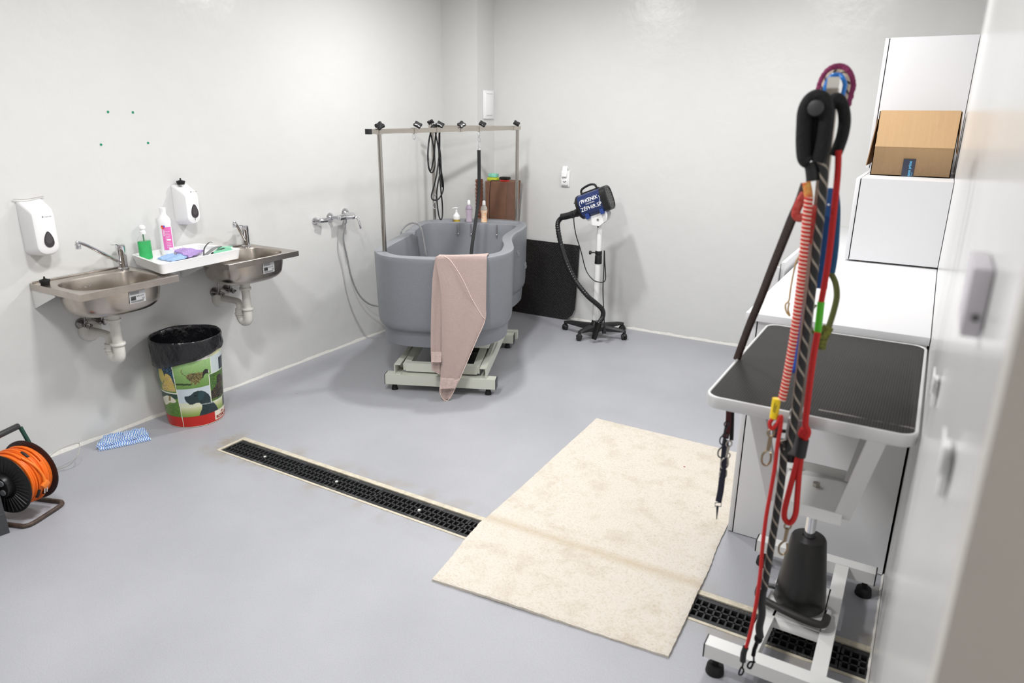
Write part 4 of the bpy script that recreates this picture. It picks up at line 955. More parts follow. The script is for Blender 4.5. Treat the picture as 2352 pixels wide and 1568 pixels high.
    G().cyl(c+sd*-.048-ax*(e+.02)+Vector((0, 0, .192)), c+sd*-.048+ax*(e-.005)+Vector((0, 0, .192)), .0135, n=20, bev=.002).build('handle_grip', mat('dark_grey_grip', (52, 52, 54), .4), t)
    G().cyl(c-ax*e, c+ax*e, .010, n=14).build('axle', M_rust, t)
reel()
g = G(); pts = [Wz(112, 1048, .12), Wz(140, 1030, .13), Wz(176, 1017, .12), Wz(183, 1024, .10), Wz(178, 1045, .07), Wz(160, 1067, .03), Wz(130, 1078, .012), Wz(110, 1082, .006)]
g.tube(pts, .0022, 8, smooth=8); tag(g.build('grey_wire', mat('grey_wire', (176, 174, 170), .4), org=pts[-1]), 'thin grey wire looping out behind the cable reel', 'wire')
p0 = Wz(22, 1222, 0)
g = G(); d_ = Vector((.2, .98, 0)).normalized(); s_ = Vector((.98, -.2, 0)); g.loft([[p0+s_*a-d_*b+Vector((0, 0, z)) for a, b in ((o_, 0), (o_-.20, 0), (o_-.20, .12), (o_, .12))] for z, o_ in ((0.0005, .006), (.09, .002), (.092, -.004), (.22, -.022), (.224, -.028))])
tag(g.build('tool_box', mat('dark_grey_plastic', (66, 67, 70), .45, noise=.1, nscale=50), org=(p0.x, p0.y, 0)), 'dark grey plastic case at the left photo edge in front of the cable reel', 'box')

# ------------------------------------------------------------------ back wall: socket, plate, black mat, box, dryer
t = thing('wall_socket', 'white double wall socket with open lid on the back wall', 'socket', (1.045, BY-.001, 1.19))
g = G(); g.box(1.005, 1.082, BY-.014, BY-.001, 1.128, 1.255, .004); g.build('frame', M_plast, t)
g = G(); g.box(1.013, 1.074, BY-.026, BY-.012, 1.140, 1.196, .004); g.lathe([(.022, 0), (.020, -.001), (.019, .008), (0, .009)], (1.043, BY-.0265, 1.168), (0, 1, 0), 28); g.build('outlet', M_plast, t)
g = G(); g.box(1.016, 1.062, BY-.048, BY-.043, 1.205, 1.292, .002, M=Matrix.Translation((0, BY-.02, 1.2)) @ Matrix.Rotation(-.25, 4, 'X') @ Matrix.Translation((0, -BY+.035, -1.2))); g.build('lid', M_plast, t)
g = G()
for q, zq in ((1.036, 1.170), (1.050, 1.168), (1.043, 1.163), (1.058, 1.172), (1.030, 1.196), (1.05, 1.199)): g.sph((q, BY-.0275, zq), .0035, n=6)
g.build('pin_hole', M_dark, t)
t = thing('wall_plate', 'tall white rectangular cover plate on the corner pillar', 'cover plate', (.349, 5.265, 1.766))
g = G(); g.box(.3485, .362, 5.200, 5.352, 1.655, 1.880, .004); g.build('frame', M_plast, t)
g = G(); g.box(.360, .366, 5.216, 5.336, 1.676, 1.860, .002); g.build('panel', M_plast, t)
for zq in (1.684, 1.852): g = G(); g.box(.3655, .3668, 5.23, 5.322, zq-.0015, zq+.0015); g.build('groove', mat('grey_groove', (160, 160, 160), .6), t)
# black rubber mat leaning on the back wall
def vmat():
    m = bpy.data.materials.new('black_studded_rubber'); m.use_nodes = True; nt = m.node_tree; b = nt.nodes['Principled BSDF']; N = nt.nodes.new; L = nt.links.new
    tc = N('ShaderNodeTexCoord').outputs['Object']; mp = N('ShaderNodeMapping'); mp.inputs['Rotation'].default_value = (0, math.radians(45), 0); mp.inputs['Scale'].default_value = (1, 0, 1); L(tc, mp.inputs[0])
    vo = N('ShaderNodeTexVoronoi'); vo.inputs['Scale'].default_value = 62; vo.inputs['Randomness'].default_value = .25; L(mp.outputs[0], vo.inputs[0])
    r = N('ShaderNodeValToRGB'); r.color_ramp.elements[0].position = .18; r.color_ramp.elements[0].color = rgb(62, 60, 60); r.color_ramp.elements[1].position = .36; r.color_ramp.elements[1].color = rgb(24, 23, 24); L(vo.outputs['Distance'], r.inputs[0]); L(r.outputs[0], b.inputs['Base Color'])
    bp = N('ShaderNodeBump'); bp.inputs['Strength'].default_value = .8; bp.inputs['Distance'].default_value = .003; bp.invert = True; L(vo.outputs['Distance'], bp.inputs['Height']); L(bp.outputs[0], b.inputs['Normal']); b.inputs['Roughness'].default_value = .5; return m
def rmat():
    P = [(.40, .03), (.55, .015), (.70, .006), (.90, .003), (1.06, .003), (1.12, .012), (1.165, .05), (1.185, .10), (1.190, .18), (1.194, .45), (1.196, .650), (.95, .655), (.70, .658), (.40, .66)]
    g = G(); L0, L1 = [], []
    for x_, z_ in P:
        y_ = BY-.045+.040*(z_/.66)-.02*0; L0.append(Vector((x_, y_-.006, z_))); L1.append(Vector((x_, y_+.003, z_)))
    g.loft([L0, L1]); tag(g.build('rubber_mat', vmat(), org=(.8, BY-.04, 0)), 'black studded rubber mat leaning against the back wall beside the tub', 'mat')
rmat()
# brown case and ribbed roll in the corner behind the tub
M_brown = mat('brown_board', (120, 86, 68), .6, noise=.08, nscale=14, bump=.1, bscale=120)
x0, x1 = .452, .660; yb0, yb1 = 5.07, 5.30
g = G(); g.loft([[Vector((a, b, z)) for a, b in ((q0, yb0+dy), (q1, yb0+dy), (q1, yb1), (q0, yb1))] for z, q0, q1, dy in ((.0005, .412, .575, .10), (1.160, x0, x1, 0), (1.165, x0+.004, x1-.004, .004))]); bx_ = g.build('brown_box', M_brown, org=(x0, yb0, 0)); tag(bx_, 'tall smooth brown box standing in the corner behind the tub', 'box')
g = G(); zz = .001; loops = []
for k in range(76):
    z = .0005+1.175*k/75; e = .006*(k % 2); xa, xb, ya, yb = .366+e*.6, .405, 5.05+e, 5.11-e; loops.append([Vector(p) for p in ((xb, ya, z), (xb, yb, z), (xa, yb, z), (xa, ya, z))])
g.loft(loops); tag(g.build('ribbed_roll', mat('reddish_brown_ribbed', (120, 78, 62), .6), org=(.41, 5.08, 0)), 'reddish brown ribbed stack standing left of the smooth brown box', 'pipe')
g = G(); c_ = Vector((.468, 5.13, 1.1655)); M_yel = mat('yellow_green_sponge', (196, 206, 62), .85, bump=.6, bscale=300)
def block(name, label, x0, x1, y0, y1, z0, z1, m, bev, cat): g = G(); g.box(x0, x1, y0, y1, z0, z1, bev); return tag(g.build(name, m, org=((x0+x1)/2, (y0+y1)/2, z0)), label, cat)
block('sponge', 'yellow green sponge on the tall brown box under the turquoise one', .458, .548, 5.085, 5.145, 1.166, 1.193, M_yel, .006, 'sponge')
block('sponge', 'turquoise wrapped sponge on top of the yellow green sponge', .468, .540, 5.09, 5.145, 1.194, 1.225, mat('turquoise_wrap', (128, 196, 176), .3, noise=.25, nscale=40), .005, 'sponge')
block('brush', 'red brush lying at the right on top of the brown box', .585, .655, 5.085, 5.13, 1.166, 1.180, mat('red_plastic', (206, 52, 40), .4), .004, 'brush')
t_ = block('brush', 'black oval brush resting on the red one on the brown box', .578, .66, 5.08, 5.14, 1.181, 1.203, mat('black_bristle', (26, 32, 28), .6, bump=1, bscale=250), .008, 'brush')
g = G(); pts = [Vector((.59, 5.10, 1.171)), Vector((.55, 5.083, 1.171)), Vector((.515, 5.066, 1.170)), Vector((.508, 5.062, 1.14)), Vector((.500, 5.062, 1.05)), Vector((.497, 5.062, .92)), Vector((.502, 5.062, .80)), Vector((.50, 5.062, .6))]
g.tube(pts, .0028, 8, smooth=8); tag(g.build('cable', mat('dark_brown_cord', (52, 32, 28), .5), org=pts[-1]), 'thin dark cable hanging down the front of the tall brown box', 'cable')

# dryer on a rolling stand
def dryer():
    hx, hy = 1.528, 5.00; t = thing('dryer_stand', 'white pole stand with five black castor legs near the back wall', 'stand', (hx, hy, 0))
    M_leg = mat('dusty_black_plastic', (34, 34, 35), .45, noise=.15, nscale=30)
    hub = Wy(1367, 745, hy)
    g = G(); g.lathe([(0, .055), (.045, .055), (.045, .10), (.030, .125), (.024, .15), (0, .15)], (hx, hy, 0), n=28); g.build('hub', M_leg, t)
    ends = [Wz(px, py, 0) for px, py in ((1298, 757), (1330, 782), (1433, 780), (1446, 754), (1376, 742))]
    for i, e in enumerate(ends):
        e = Vector((min(e.x, 9), min(e.y, BY-.05), 0)); d = Vector((e.x-hx, e.y-hy, 0)); L = d.length; d.normalize(); e = Vector((hx, hy, 0))+d*min(L, .305); s = Vector((-d.y, d.x, 0)); loops = []
        for u in (0, .3, .6, .85, 1.0):
            p = Vector((hx, hy, 0)).lerp(e, u); w_ = .030-.010*u; zt_ = .118-.035*u-(.006 if u == 1 else 0); zb_ = .062+.002*u
            loops.append([p+s*w_*.6+Vector((0, 0, zt_)), p-s*w_*.6+Vector((0, 0, zt_)), p-s*w_+Vector((0, 0, zt_-.012)), p-s*w_*.9+Vector((0, 0, zb_)), p+s*w_*.9+Vector((0, 0, zb_)), p+s*w_+Vector((0, 0, zt_-.012))])
        g = G(); g.loft(loops); g.cyl(e+Vector((0, 0, .045)), e+Vector((0, 0, .075)), .012, n=14); lg = g.build('leg', M_leg, t)
        an = i*1.9; c_ = Vector((math.cos(an), math.sin(an), 0)); g = G()
        for q in (-1, 1): g.cyl(e+c_*.004*q+Vector((0, 0, .0245)), e+c_*.020*q+Vector((0, 0, .0245)), .0240, .0225, 24, .002)
        g.cyl(e-c_*.006+Vector((0, 0, .0245)), e+c_*.006+Vector((0, 0, .0245)), .012, n=12); sdw = Vector((-c_.y, c_.x, 0))
        g.tube([e+sdw*.022*math.cos(a)+Vector((0, 0, .0265+.024*math.sin(a))) for a in (2.9, 2.3, 1.57, .9, .3)], .007, 8, flat=2, nrm=c_); g.build('castor', M_leg, lg)
    g = G(); g.cyl((hx, hy, .14), (hx+.002, hy, .60), .0245, n=26); g.build('lower_pole', M_wcoat, t)
    g = G(); g.cyl((hx+.004, hy, .60), (hx+.004, hy, .665), .028, .027, 26, .002); g.cyl((hx+.004, hy, .67), (hx+.004, hy, .70), .027, .0265, 26, .002)
    g.cyl((hx-.02, hy-.01, .685), (hx-.05, hy-.025, .685), .005, n=10); g.loft(lobes((hx-.055, hy-.027, .685), (-1, -.4, 0), .014, .02, 5, .12)); g.build('height_clamp', M_bplast, t)
    g = G(); g.cyl((hx+.004, hy, .69), (hx+.002, hy, .915), .020, n=24); g.build('upper_pole', M_wcoat, t)
    # bracket follows the tilt of the dryer
    dc = Vector((1.478, hy-.01, 1.062)); ax = Vector((math.cos(.39), .13, math.sin(.39))).normalized(); side = ax.cross(Vector((0, 0, 1))).normalized(); upv = side.cross(ax)
    if upv.z < 0: upv = -upv
    bc = dc-upv*.108
    for s in (-1, 1):
        g = G(); o_ = bc+side*s*.052
        g.prism([(-.075, .02), (.085, .02), (.088, -.005), (.07, -.045), (-.005, -.068), (-.055, -.040), (-.075, .0)], o_, ax, upv, .003); g.build('bracket_plate', M_wcoat, t)
        g = G(); g.cyl(o_+ax*.005-upv*.02-side*.004, o_+ax*.005-upv*.02+side*.004+side*s*.004, .008, n=14); g.build('bolt', M_steel, t)
    g = G(); g.box(hx-.02, hx+.03, hy-.05, hy+.05, .905, .912); g.cyl((hx+.005, hy, .90), (hx+.005, hy, 1.0), .014); g.build('bracket_base', M_wcoat, t)
    g = G(); g.sph((hx-.002, hy-.018, .885), .006, n=8); g.build('bolt', M_bplast, t)
    # the dryer itself
    d = thing('pet_dryer', 'dark blue cylindrical pet dryer with white lettering clamped on the stand', 'dryer', dc)
    R = .092; Lh = .098
    def ringp(x_, r, sq=1.0):
        P = []
        for k in range(64):
            a = 2*PI*k/64; rr = r/(abs(math.cos(a))**3.2+abs(math.sin(a))**3.2)**(1/3.2)*(.965) if sq else r
            P.append(dc+ax*x_+side*rr*math.cos(a)+upv*rr*math.sin(a))
        return P
    M_blue = mat('dark_blue_lacquer', (28, 44, 92), .3, coat=.4)
    g = G(); g.loft([ringp(-Lh, R), ringp(Lh, R)]); g.build('casing', M_blue, d)
    g = G(); g.loft([ringp(-Lh-.028, R*.70), ringp(-Lh-.026, R*.80), ringp(-Lh-.008, R*1.02), ringp(-Lh+.006, R*1.04), ringp(-Lh+.006, R*.9)])
    for a in (.8, 2.4, 3.9, 5.5): g.sph(dc-ax*(Lh+.001)+side*R*1.0*math.cos(a)+upv*R*1.0*math.sin(a), .010, n=6)
    g.build('front_cap', M_bplast, d)
    g = G(); g.loft([ringp(Lh-.012, R*.9), ringp(Lh-.012, R*1.05), ringp(Lh+.030, R*1.05), ringp(Lh+.036, R*.98), ringp(Lh+.037, R*.9), ringp(Lh+.032, R*.86)]); rc = g.build('rear_cap', M_bplast, d)
    g = G()
    for row in range(-3, 4):
        for cl_ in (-1, 0, 1):
            o_ = dc+ax*(Lh+.0335)+side*cl_*.042+upv*row*.020; w_ = .014 if abs(row) < 3 else .009
            if abs(row) == 3 and cl_: continue
            g.tube([o_-side*w_, o_+side*w_], .004, 8, flat=.6, nrm=ax)
    g.build('grille_slots', mat('grille_grey', (84, 84, 84), .3), rc)
    g = G()
    for s in (-1, 1):
        for q in (-.5, .5): g.sph(dc+ax*(s*(Lh+.0))+(-side*R*.86)*1.06+upv*q*R*1.1, .004, n=6)
    g.build('screw', M_plast, d)
    for q in (-.055, .062):
        g = G(); o_ = dc+ax*q-upv*.077; g.loft([[o_+ax*a+side*b*sgn+upv*c2 for a, b, c2 in ((-.014, .086, .02), (.014, .086, .02), (.014, .086, -.022), (-.014, .086, -.022))] for sgn in (-1, 1)]); g.build('rubber_foot', mat('blue_foot', (44, 66, 130), .4), d)
    g = G(); hb = dc+upv*R
    g.tube([hb-ax*.065-side*.01+upv*-.004, hb-ax*.070-side*.01+upv*.018, hb-ax*.05-side*.01+upv*.036, hb+ax*.01-side*.01+upv*.045, hb+ax*.045-side*.01+upv*.035, hb+ax*.055-side*.01+upv*.012, hb+ax*.055-side*.01-upv*.004], .0085, 12, smooth=6); g.tube([hb-ax*.08-side*.01, hb+ax*.075-side*.01], .008, 10); g.build('handle', M_bplast, d)
    g = G(); nz = dc-ax*(Lh+.02)-upv*.028
    g.cyl(nz, nz-ax*.045, .034, .030, 24); g.cyl(nz-ax*.04, nz-ax*.075, .027, .027, 24, .003); g.build('outlet_nozzle', M_bplast, d)
    g = G(); g.cyl(dc-ax*(Lh+.02)+upv*.045+side*.0, dc-ax*(Lh+.052)+upv*.048, .0045, n=8); g.build('switch_lever', M_bplast, d)
    # hose
    h0 = nz-ax*.07; h1 = Wy(1287, 500, hy-.02)
    g = G(); g.tube([h0, h0.lerp(h1, .5), h1+Vector((.012, 0, .008))], .026, 20); g.tube([h0+ax*.005, h0-ax*.015], .029, 20); g.build('hose_cuff', M_bplast, d)
    hp = [h1+Vector((.008, 0, .0))]+[Wy(px, py, y_) for px, py, y_ in ((1281, 516, 4.97), (1288, 560, 4.96), (1302, 605, 4.95), (1322, 645, 4.94), (1350, 680, 4.94), (1370, 697, 4.93), (1384, 712, 4.92), (1384, 728, 4.91), (1374, 745, 4.90))]
    P = spline(hp, 14)
    g = G(); cnt = [0]; nn = len(P)
    g.tube(P, lambda u: .0185+.0018*(1 if int(u*nn*1.0) % 2 else -1), 16); g.build('air_hose', mat('ribbed_black_hose', (30, 30, 32), .35), d)
    g = G(); q0 = P[-1]; q1 = Wy(1364, 776, 4.87); q1.z = .03; g.tube([q0+(q0-q1)*.15, q0.lerp(q1, .35), q0.lerp(q1, .8), q1], lambda u: .026-.006*u, 18, flat=.85, nrm=(0, 1, 0)); g.build('hose_nozzle', mat('gloss_black', (18, 18, 18), .12), d)
    cp = [Wy(px, py, y_) for px, py, y_ in ((1324, 483, 4.93), (1318, 500, 4.92), (1322, 535, 4.92), (1334, 575, 4.93), (1346, 620, 4.93), (1362, 642, 4.92), (1378, 648, 4.92), (1389, 645, 4.93), (1391, 630, 4.95), (1389, 600, 4.96), (1388, 575, 4.965), (1387, 620, 4.955), (1385, 660, 4.95), (1386, 700, 4.93), (1388, 740, 4.90), (1388, 752, 4.90))]
    g = G(); g.tube(cp, .0042, 8, smooth=6); g.build('power_cord', M_bplast, d)
    e = cp[-1]; g = G(); g.cyl(e+Vector((0, 0, .01)), e-Vector((0, 0, .03)), .009, .016, 16); g.cyl(e-Vector((0, 0, .03)), e-Vector((0, 0, .045)), .017, n=16); g.build('power_plug', M_bplast, d)
    g = G()
    for s in (-.006, .006): g.cyl(e+Vector((s, 0, -.043)), e+Vector((s, 0, -.062)), .0022, n=8)
    g.build('plug_pin', M_chrome, d)
    # lettering on the side that faces the room
    M_wt = mat('white_lettering', (240, 240, 240), .5); fs = side if side.y < 0 else -side
    def wp(a, b, o_=.0012):
        # a along axis, b up; casing is a rounded square so the side is nearly flat
        k = min(.93, abs(b)/R); rr = R*.965*(1-k**3.2)**(1/3.2); return dc+ax*a+upv*b+fs*(rr+o_)
    text('lettering', 'PH\u0152NIX', .038, M_wt, d, lambda a, b, c: wp(a, b+.024, .0012+c*.3), squash=.9, bold=.0006)
    text('lettering', 'UNIVERSAL', .013, M_wt, d, lambda a, b, c: wp(a, b+.006, .0012+c*.3), squash=1.1)
    text('lettering', 'Z\u00c9PHIR.SP', .040, M_wt, d, lambda a, b, c: wp(a-.002, b-.034, .0012+c*.3), squash=.95, bold=.0002)
    for s in (-1, 1):
        g = G(); g.tube([wp(s*(.062+.020*math.cos(q)), .022+.026*math.sin(q)) for q in [(-1.25+2.0*i/10)*1 if s > 0 else (1.25-2.0*i/10)*-1*-1 for i in range(11)]], .0016, 6); g.build('logo_swoosh', M_wt, d)
dryer()

# ------------------------------------------------------------------ right side: worktop, cabinets, cardboard box
WZ = .975; WF = 2.745
g = G(); g.box(3.138, RX-.003, WF, BY-.003, WZ-.030, WZ, .0015); tag(g.build('worktop', M_white, org=(3.45, 4.0, WZ-.03)), 'long white worktop along the right wall behind the grooming table', 'worktop')
def cabinet(name, label, x0, y0, z0, z1, nd, feet=False, yend=BY-.004, gap=.003):
    t = thing(name, label, 'cabinet', (3.45, (y0+yend)/2, z0))
    g = G(); th = .018; xb = x0+.024
    g.box(xb, RX-gap, y0, y0+th, z0, z1); g.box(xb, RX-gap, yend-th, yend, z0, z1); g.box(xb, RX-gap, y0+th, yend-th, z0, z0+th); g.box(xb, RX-gap, y0+th, yend-th, z1-th, z1); g.box(RX-.024, RX-gap, y0+th, yend-th, z0+th, z1-th)
    g.build('carcass', M_white, t)
    g = G(); g.box(xb-.004, xb, y0+.004, yend-.004, z0+.004, z1-.004); g.build('gap_shade', M_gap, t)  # black strip painting in the shade of the gap behind the doors
    L = (yend-y0)/nd
    for i in range(nd):
        g = G(); g.box(x0, x0+.019, y0+L*i+.001, y0+L*(i+1)-.002, z0+.001, z1-.001, .001); g.build('door', M_white, t)
    if feet:
        for yy in (y0+.04, y0+.4):
            for xx in (xb+.05, RX-.06): g = G(); g.cyl((xx, yy, z0-.0095), (xx, yy, z0), .006, n=10); g.build('foot', mat('pale_wood', (206, 180, 140), .6), t)
    return t
cabinet('base_cabinet', 'white base cabinet under the long worktop behind the grooming table', 3.160, 2.762, .004, WZ-.0305, 4, gap=.008)
cabinet('storage_cabinet', 'white cabinet standing on the worktop beneath the cardboard box', 3.334, 4.08, WZ+.010, 1.402, 2, feet=True)
cabinet('tall_cabinet', 'upper white cabinet in the corner behind the cardboard box', 3.305, 4.86, 1.404, 2.128, 1)
# open tray edge beyond the worktop
t = thing('open_drawer', 'white open drawer front standing up past the left edge of the worktop', 'drawer', (3.08, 3.9, .94))
g = G(); g.box(3.105, 3.122, 3.60, 4.15, .90, 1.022, .001); g.build('front_panel', M_white, t)
g = G(); g.box(3.098, 3.1045, 3.61, 4.14, .905, 1.012); g.build('inner_lining', mat('grey_lining', (150, 152, 154), .5), t)
g = G(); g.box(3.07, 3.1, 3.58, 3.598, .80, 1.0, .001); g.build('side_panel', M_white, t)

def carton():
    x0, x1, y0, y1, z0, z1 = 3.374, 3.744, 4.33, 4.68, 1.4035, 1.728; t = thing('cardboard_box', 'open brown cardboard delivery box with dark blue tape on the white cabinet', 'box', ((x0+x1)/2, (y0+y1)/2, z0))
    M_card = mat('cardboard', (192, 158, 118), .8, noise=.03, nscale=9, stretch=(9, 1, .5), bump=.15, bscale=60); M_edge = mat('cardboard_inside', (150, 116, 82), .85)
    g = G(); th = .004
    g.box(x0, x1, y0, y0+th, z0, z1); g.box(x0, x1, y1-th, y1, z0, z1); g.box(x0, x0+th, y0, y1, z0, z1); g.box(x1-th, x1, y0, y1, z0, z1); g.box(x0, x1, y0, y1, z0, z0+th); g.build('walls', M_card, t)
    def flap(nm, a, b, dn, m, ln, n=8):
        a, b, dn = Vector(a), Vector(b), Vector(dn); s = (b-a).normalized(); w_ = s.cross(dn).normalized()*.004
        g = G(); L = []
        for k in range(n+1):
            u = k/n; p0 = a+dn*ln*u+s*(.002*math.sin(k*2.2)); p1 = b+dn*ln*u+s*(.002*math.sin(k*3.1)); L.append([p0, p1, p1+w_, p0+w_])
        g.loft(L); return g.build(nm, m, t)
    flap('front_flap', (x0+.006, y0-.003, z1+.004), (x1-.004, y0-.003, z1+.004), (0, -.09, -.995), M_card, .182)
    flap('left_flap', (x0-.006, y1, z1-.04), (x0-.006, y0+.01, z1-.04), (-.09, -.0, -.99), M_edge, .24)
    flap('right_flap', (x1+.002, y0, z1-.004), (x1+.002, y1, z1-.004), (.05, 0, -1), M_edge, .20)
    flap('rear_flap', (x1, y1+.004, z1), (x0, y1+.004, z1), (0, .3, -.95), M_card, .16)
    g = G(); xa, xb = x0+.148, x0+.205; yf = y0-.0012
    g.box(xa, xb, yf, y0-.0001, z0+.0005, z0+.088); tp = g.build('tape', mat('navy_tape', (52, 56, 70), .35), t)
    M_lb = mat('light_blue_print', (96, 178, 220), .5)
    text('printing', 'azon prime', .0205, M_lb, tp, lambda a, b, c: Vector((xa+.040-b, yf-.0004-c*.3, z0+.0015+a)), align='LEFT', squash=.82, bold=.0003)
    g = G(); g.tube([(xa+.046, yf-.0006, z0+.004), (xa+.0485, yf-.0006, z0+.012), (xa+.046, yf-.0006, z0+.022)], .0009, 6, smooth=4); g.build('printing', M_lb, tp)
carton()

# ------------------------------------------------------------------ grooming table
GT = .950; gx0, gx1, gy0_, gy1_ = 3.226, RX-.006, 1.876, 2.728
tb = thing('grooming_table', 'hydraulic grooming table with a black ribbed top on a white steel frame', 'table', (3.50, 2.30, 0))
def rrect(x0, x1, y0, y1, r, z, n=8):
    P = []
    for cx, cy, a0 in ((x1-r, y1-r, 0), (x0+r, y1-r, 90), (x0+r, y0+r, 180), (x1-r, y0+r, 270)):
        for k in range(n+1): a = math.radians(a0+90*k/n); P.append(Vector((cx+r*math.cos(a), cy+r*math.sin(a), z)))
    return P
g = G(); rr_ = lambda ins, z: rrect(gx0+ins, gx1-ins, gy0_+ins, gy1_-ins, .045-ins*.8, z)
g.loft([rr_(.010, GT-.034), rr_(.001, GT-.034), rr_(0, GT-.031), rr_(0, GT-.003), rr_(.002, GT), rr_(.007, GT), rr_(.009, GT-.002), rr_(.0095, GT-.006)], c0=False, c1=False)
g.build('edge_trim', M_alu, tb)
g = G(); g.loft([rr_(.008, GT-.030), rr_(.008, GT-.006)]); g.build('board', mat('grey_board', (110, 110, 112), .6), tb)
def ribmat():
    m = bpy.data.materials.new('ribbed_black_mat'); m.use_nodes = True; nt = m.node_tree; b = nt.nodes['Principled BSDF']; N = nt.nodes.new; L = nt.links.new
    tc = N('ShaderNodeTexCoord').outputs['Object']; wv = N('ShaderNodeTexWave'); wv.bands_direction = 'X'; wv.inputs['Scale'].default_value = 46; L(tc, wv.inputs[0])
    wy = N('ShaderNodeTexWave'); wy.bands_direction = 'Y'; wy.inputs['Scale'].default_value = 40; L(tc, wy.inputs[0])
    md = N('ShaderNodeMath'); md.operation = 'MULTIPLY_ADD'; L(wy.outputs['Fac'], md.inputs[0]); md.inputs[1].default_value = .35; L(wv.outputs['Fac'], md.inputs[2])
    n = N('ShaderNodeTexNoise'); n.inputs['Scale'].default_value = 5; n.inputs['Detail'].default_value = 7; L(tc, n.inputs[0])
    r = N('ShaderNodeValToRGB'); r.color_ramp.elements[0].color = rgb(36, 35, 34); r.color_ramp.elements[1].color = rgb(50, 48, 46); L(n.outputs[0], r.inputs[0])
    # worn pale scratches along the near edge and right side
    mp = N('ShaderNodeMapping'); mp.inputs['Scale'].default_value = (3, 60, 1); mp.inputs['Rotation'].default_value = (0, 0, .03); L(tc, mp.inputs[0])
    n2 = N('ShaderNodeTexNoise'); n2.inputs['Scale'].default_value = 2.2; n2.inputs['Detail'].default_value = 8; L(mp.outputs[0], n2.inputs[0])
    sp = N('ShaderNodeSeparateXYZ'); L(tc, sp.inputs[0])
    def mth(op, a, bb=None):
        q = N('ShaderNodeMath'); q.operation = op
        for i, v in enumerate((a, bb)):
            if v is None: continue
            if isinstance(v, (int, float)): q.inputs[i].default_value = v
            else: L(v, q.inputs[i])
        return q.outputs[0]
    band = mth('MULTIPLY', mth('LESS_THAN', mth('ABSOLUTE', mth('SUBTRACT', mth('ADD', sp.outputs[1], mth('MULTIPLY', n.outputs[0], .015)), 1.940-2.30+.0075)), .0035), mth('GREATER_THAN', sp.outputs[0], 0.02))
    mk = mth('MULTIPLY', band, mth('GREATER_THAN', n2.outputs[0], .5))
    mx = N('ShaderNodeMixRGB'); L(mth('MULTIPLY', mk, .6), mx.inputs[0]); L(r.outputs[0], mx.inputs[1]); mx.inputs[2].default_value = rgb(170, 166, 160); L(mx.outputs[0], b.inputs['Base Color'])
    bp = N('ShaderNodeBump'); bp.inputs['Strength'].default_value = .4; bp.inputs['Distance'].default_value = .0015; L(md.outputs[0], bp.inputs['Height']); L(bp.outputs[0], b.inputs['Normal']); b.inputs['Roughness'].default_value = .7; b.inputs['Specular IOR Level'].default_value = .25; return m
g = G(); g.loft([rr_(.0096, GT-.006), rr_(.0096, GT-.0025), rr_(.011, GT-.0015)]); g.build('rubber_top', ribmat(), tb)
M_w2 = mat('white_steel', (226, 226, 224), .4)
zc_ = .575; cx0, cx1, cy0, cy1 = 3.425, 3.615, 2.04, 2.33
g = G(); g.box(cx0, cx1, cy0, cy1, zc_-.004, zc_); g.box(cx0-.001, cx1+.001, cy0-.0045, cy0-.0003, zc_-.006, zc_+.030); g.box(cx0-.001, cx1+.001, cy1+.0003, cy1+.0045, zc_-.006, zc_+.03); g.build('carrier_plate', M_w2, tb)
for sx, xt, xb_ in ((-1, 3.375, cx0), (1, 3.672, cx1)):
    for (ya, yb2) in ((1.90, cy0), (2.60, cy1)):
        g = G(); a = Vector((xt, ya, GT-.035)); b_ = Vector((xb_, yb2+(.02 if yb2 < 2.2 else -.02), zc_+.01)); u_ = Vector((1, 0, 0))*.022; v_ = Vector((0, 1, 0))*.012
        g.loft([[p-u_-v_, p+u_-v_, p+u_+v_, p-u_+v_] for p in (a, b_)]); g.build('support_arm', M_w2, tb)
g = G(); g.box(3.34, 3.70, 1.895, 1.925, GT-.040, GT-.034); g.box(3.34, 3.70, 2.58, 2.61, GT-.040, GT-.034); g.box(3.355, 3.385, 1.9, 2.6, GT-.046, GT-.040); g.box(3.665, 3.695, 1.9, 2.6, GT-.046, GT-.040); g.build('top_frame', M_w2, tb)
pc_ = Vector((3.520, 2.265, 0)); g = G(); g.cyl(pc_+Vector((0, -.03, zc_)), pc_+Vector((0, -.03, zc_+.012)), .012, n=6); g.build('bolt', M_steel, tb)
g = G(); g.cyl(pc_+Vector((0, 0, .33)), pc_+Vector((0, 0, zc_-.004)), .0165, n=24); g.build('piston_rod', M_chrome, tb)
g = G(); g.lathe([(0, .118), (.080, .118), (.083, .124), (.080, .17), (.056, .365), (.052, .372), (.022, .3735), (.020, .370), (0, .37)], pc_, n=40); g.build('pump_cover', mat('black_pump_plastic', (34, 33, 33), .35), tb)
# base frame
zt2 = .112; bh = .048
def rail(nm, a, b, w_=.045, m=M_w2): g = G(); bar(g, a, b, w_, bh); return g.build(nm, m, tb)
zc2 = zt2-bh/2; FY = 1.925
rail('foot_bar', (3.300, FY, zc2), (RX-.010, FY, zc2), .05); rail('foot_bar', (3.312, 2.600, zc2), (3.735, 2.600, zc2), .05)
for xx in ((3.299, FY), (3.311, 2.600), (3.7355, 2.600)):
    g = G(); bar(g, (xx[0]-.002, xx[1], zc2), (xx[0]+.002, xx[1], zc2), .052, .050); g.build('end_cap', M_bplast, tb)
rail('long_bar', (3.430, 1.95, zc2), (3.462, 2.576, zc2), .045); rail('long_bar', (3.628, 1.95, zc2), (3.622, 2.576, zc2), .045)
g = G(); g.loft([[Vector(p) for p in ((3.455, 2.15, z), (3.606, 2.15, z), (3.606, 2.40, z), (3.470, 2.40, z))] for z in (zt2-.006, zt2)]); g.box(3.455, 3.606, 2.15, 2.155, zt2-.045, zt2-.006); g.build('pump_plate', M_w2, tb)
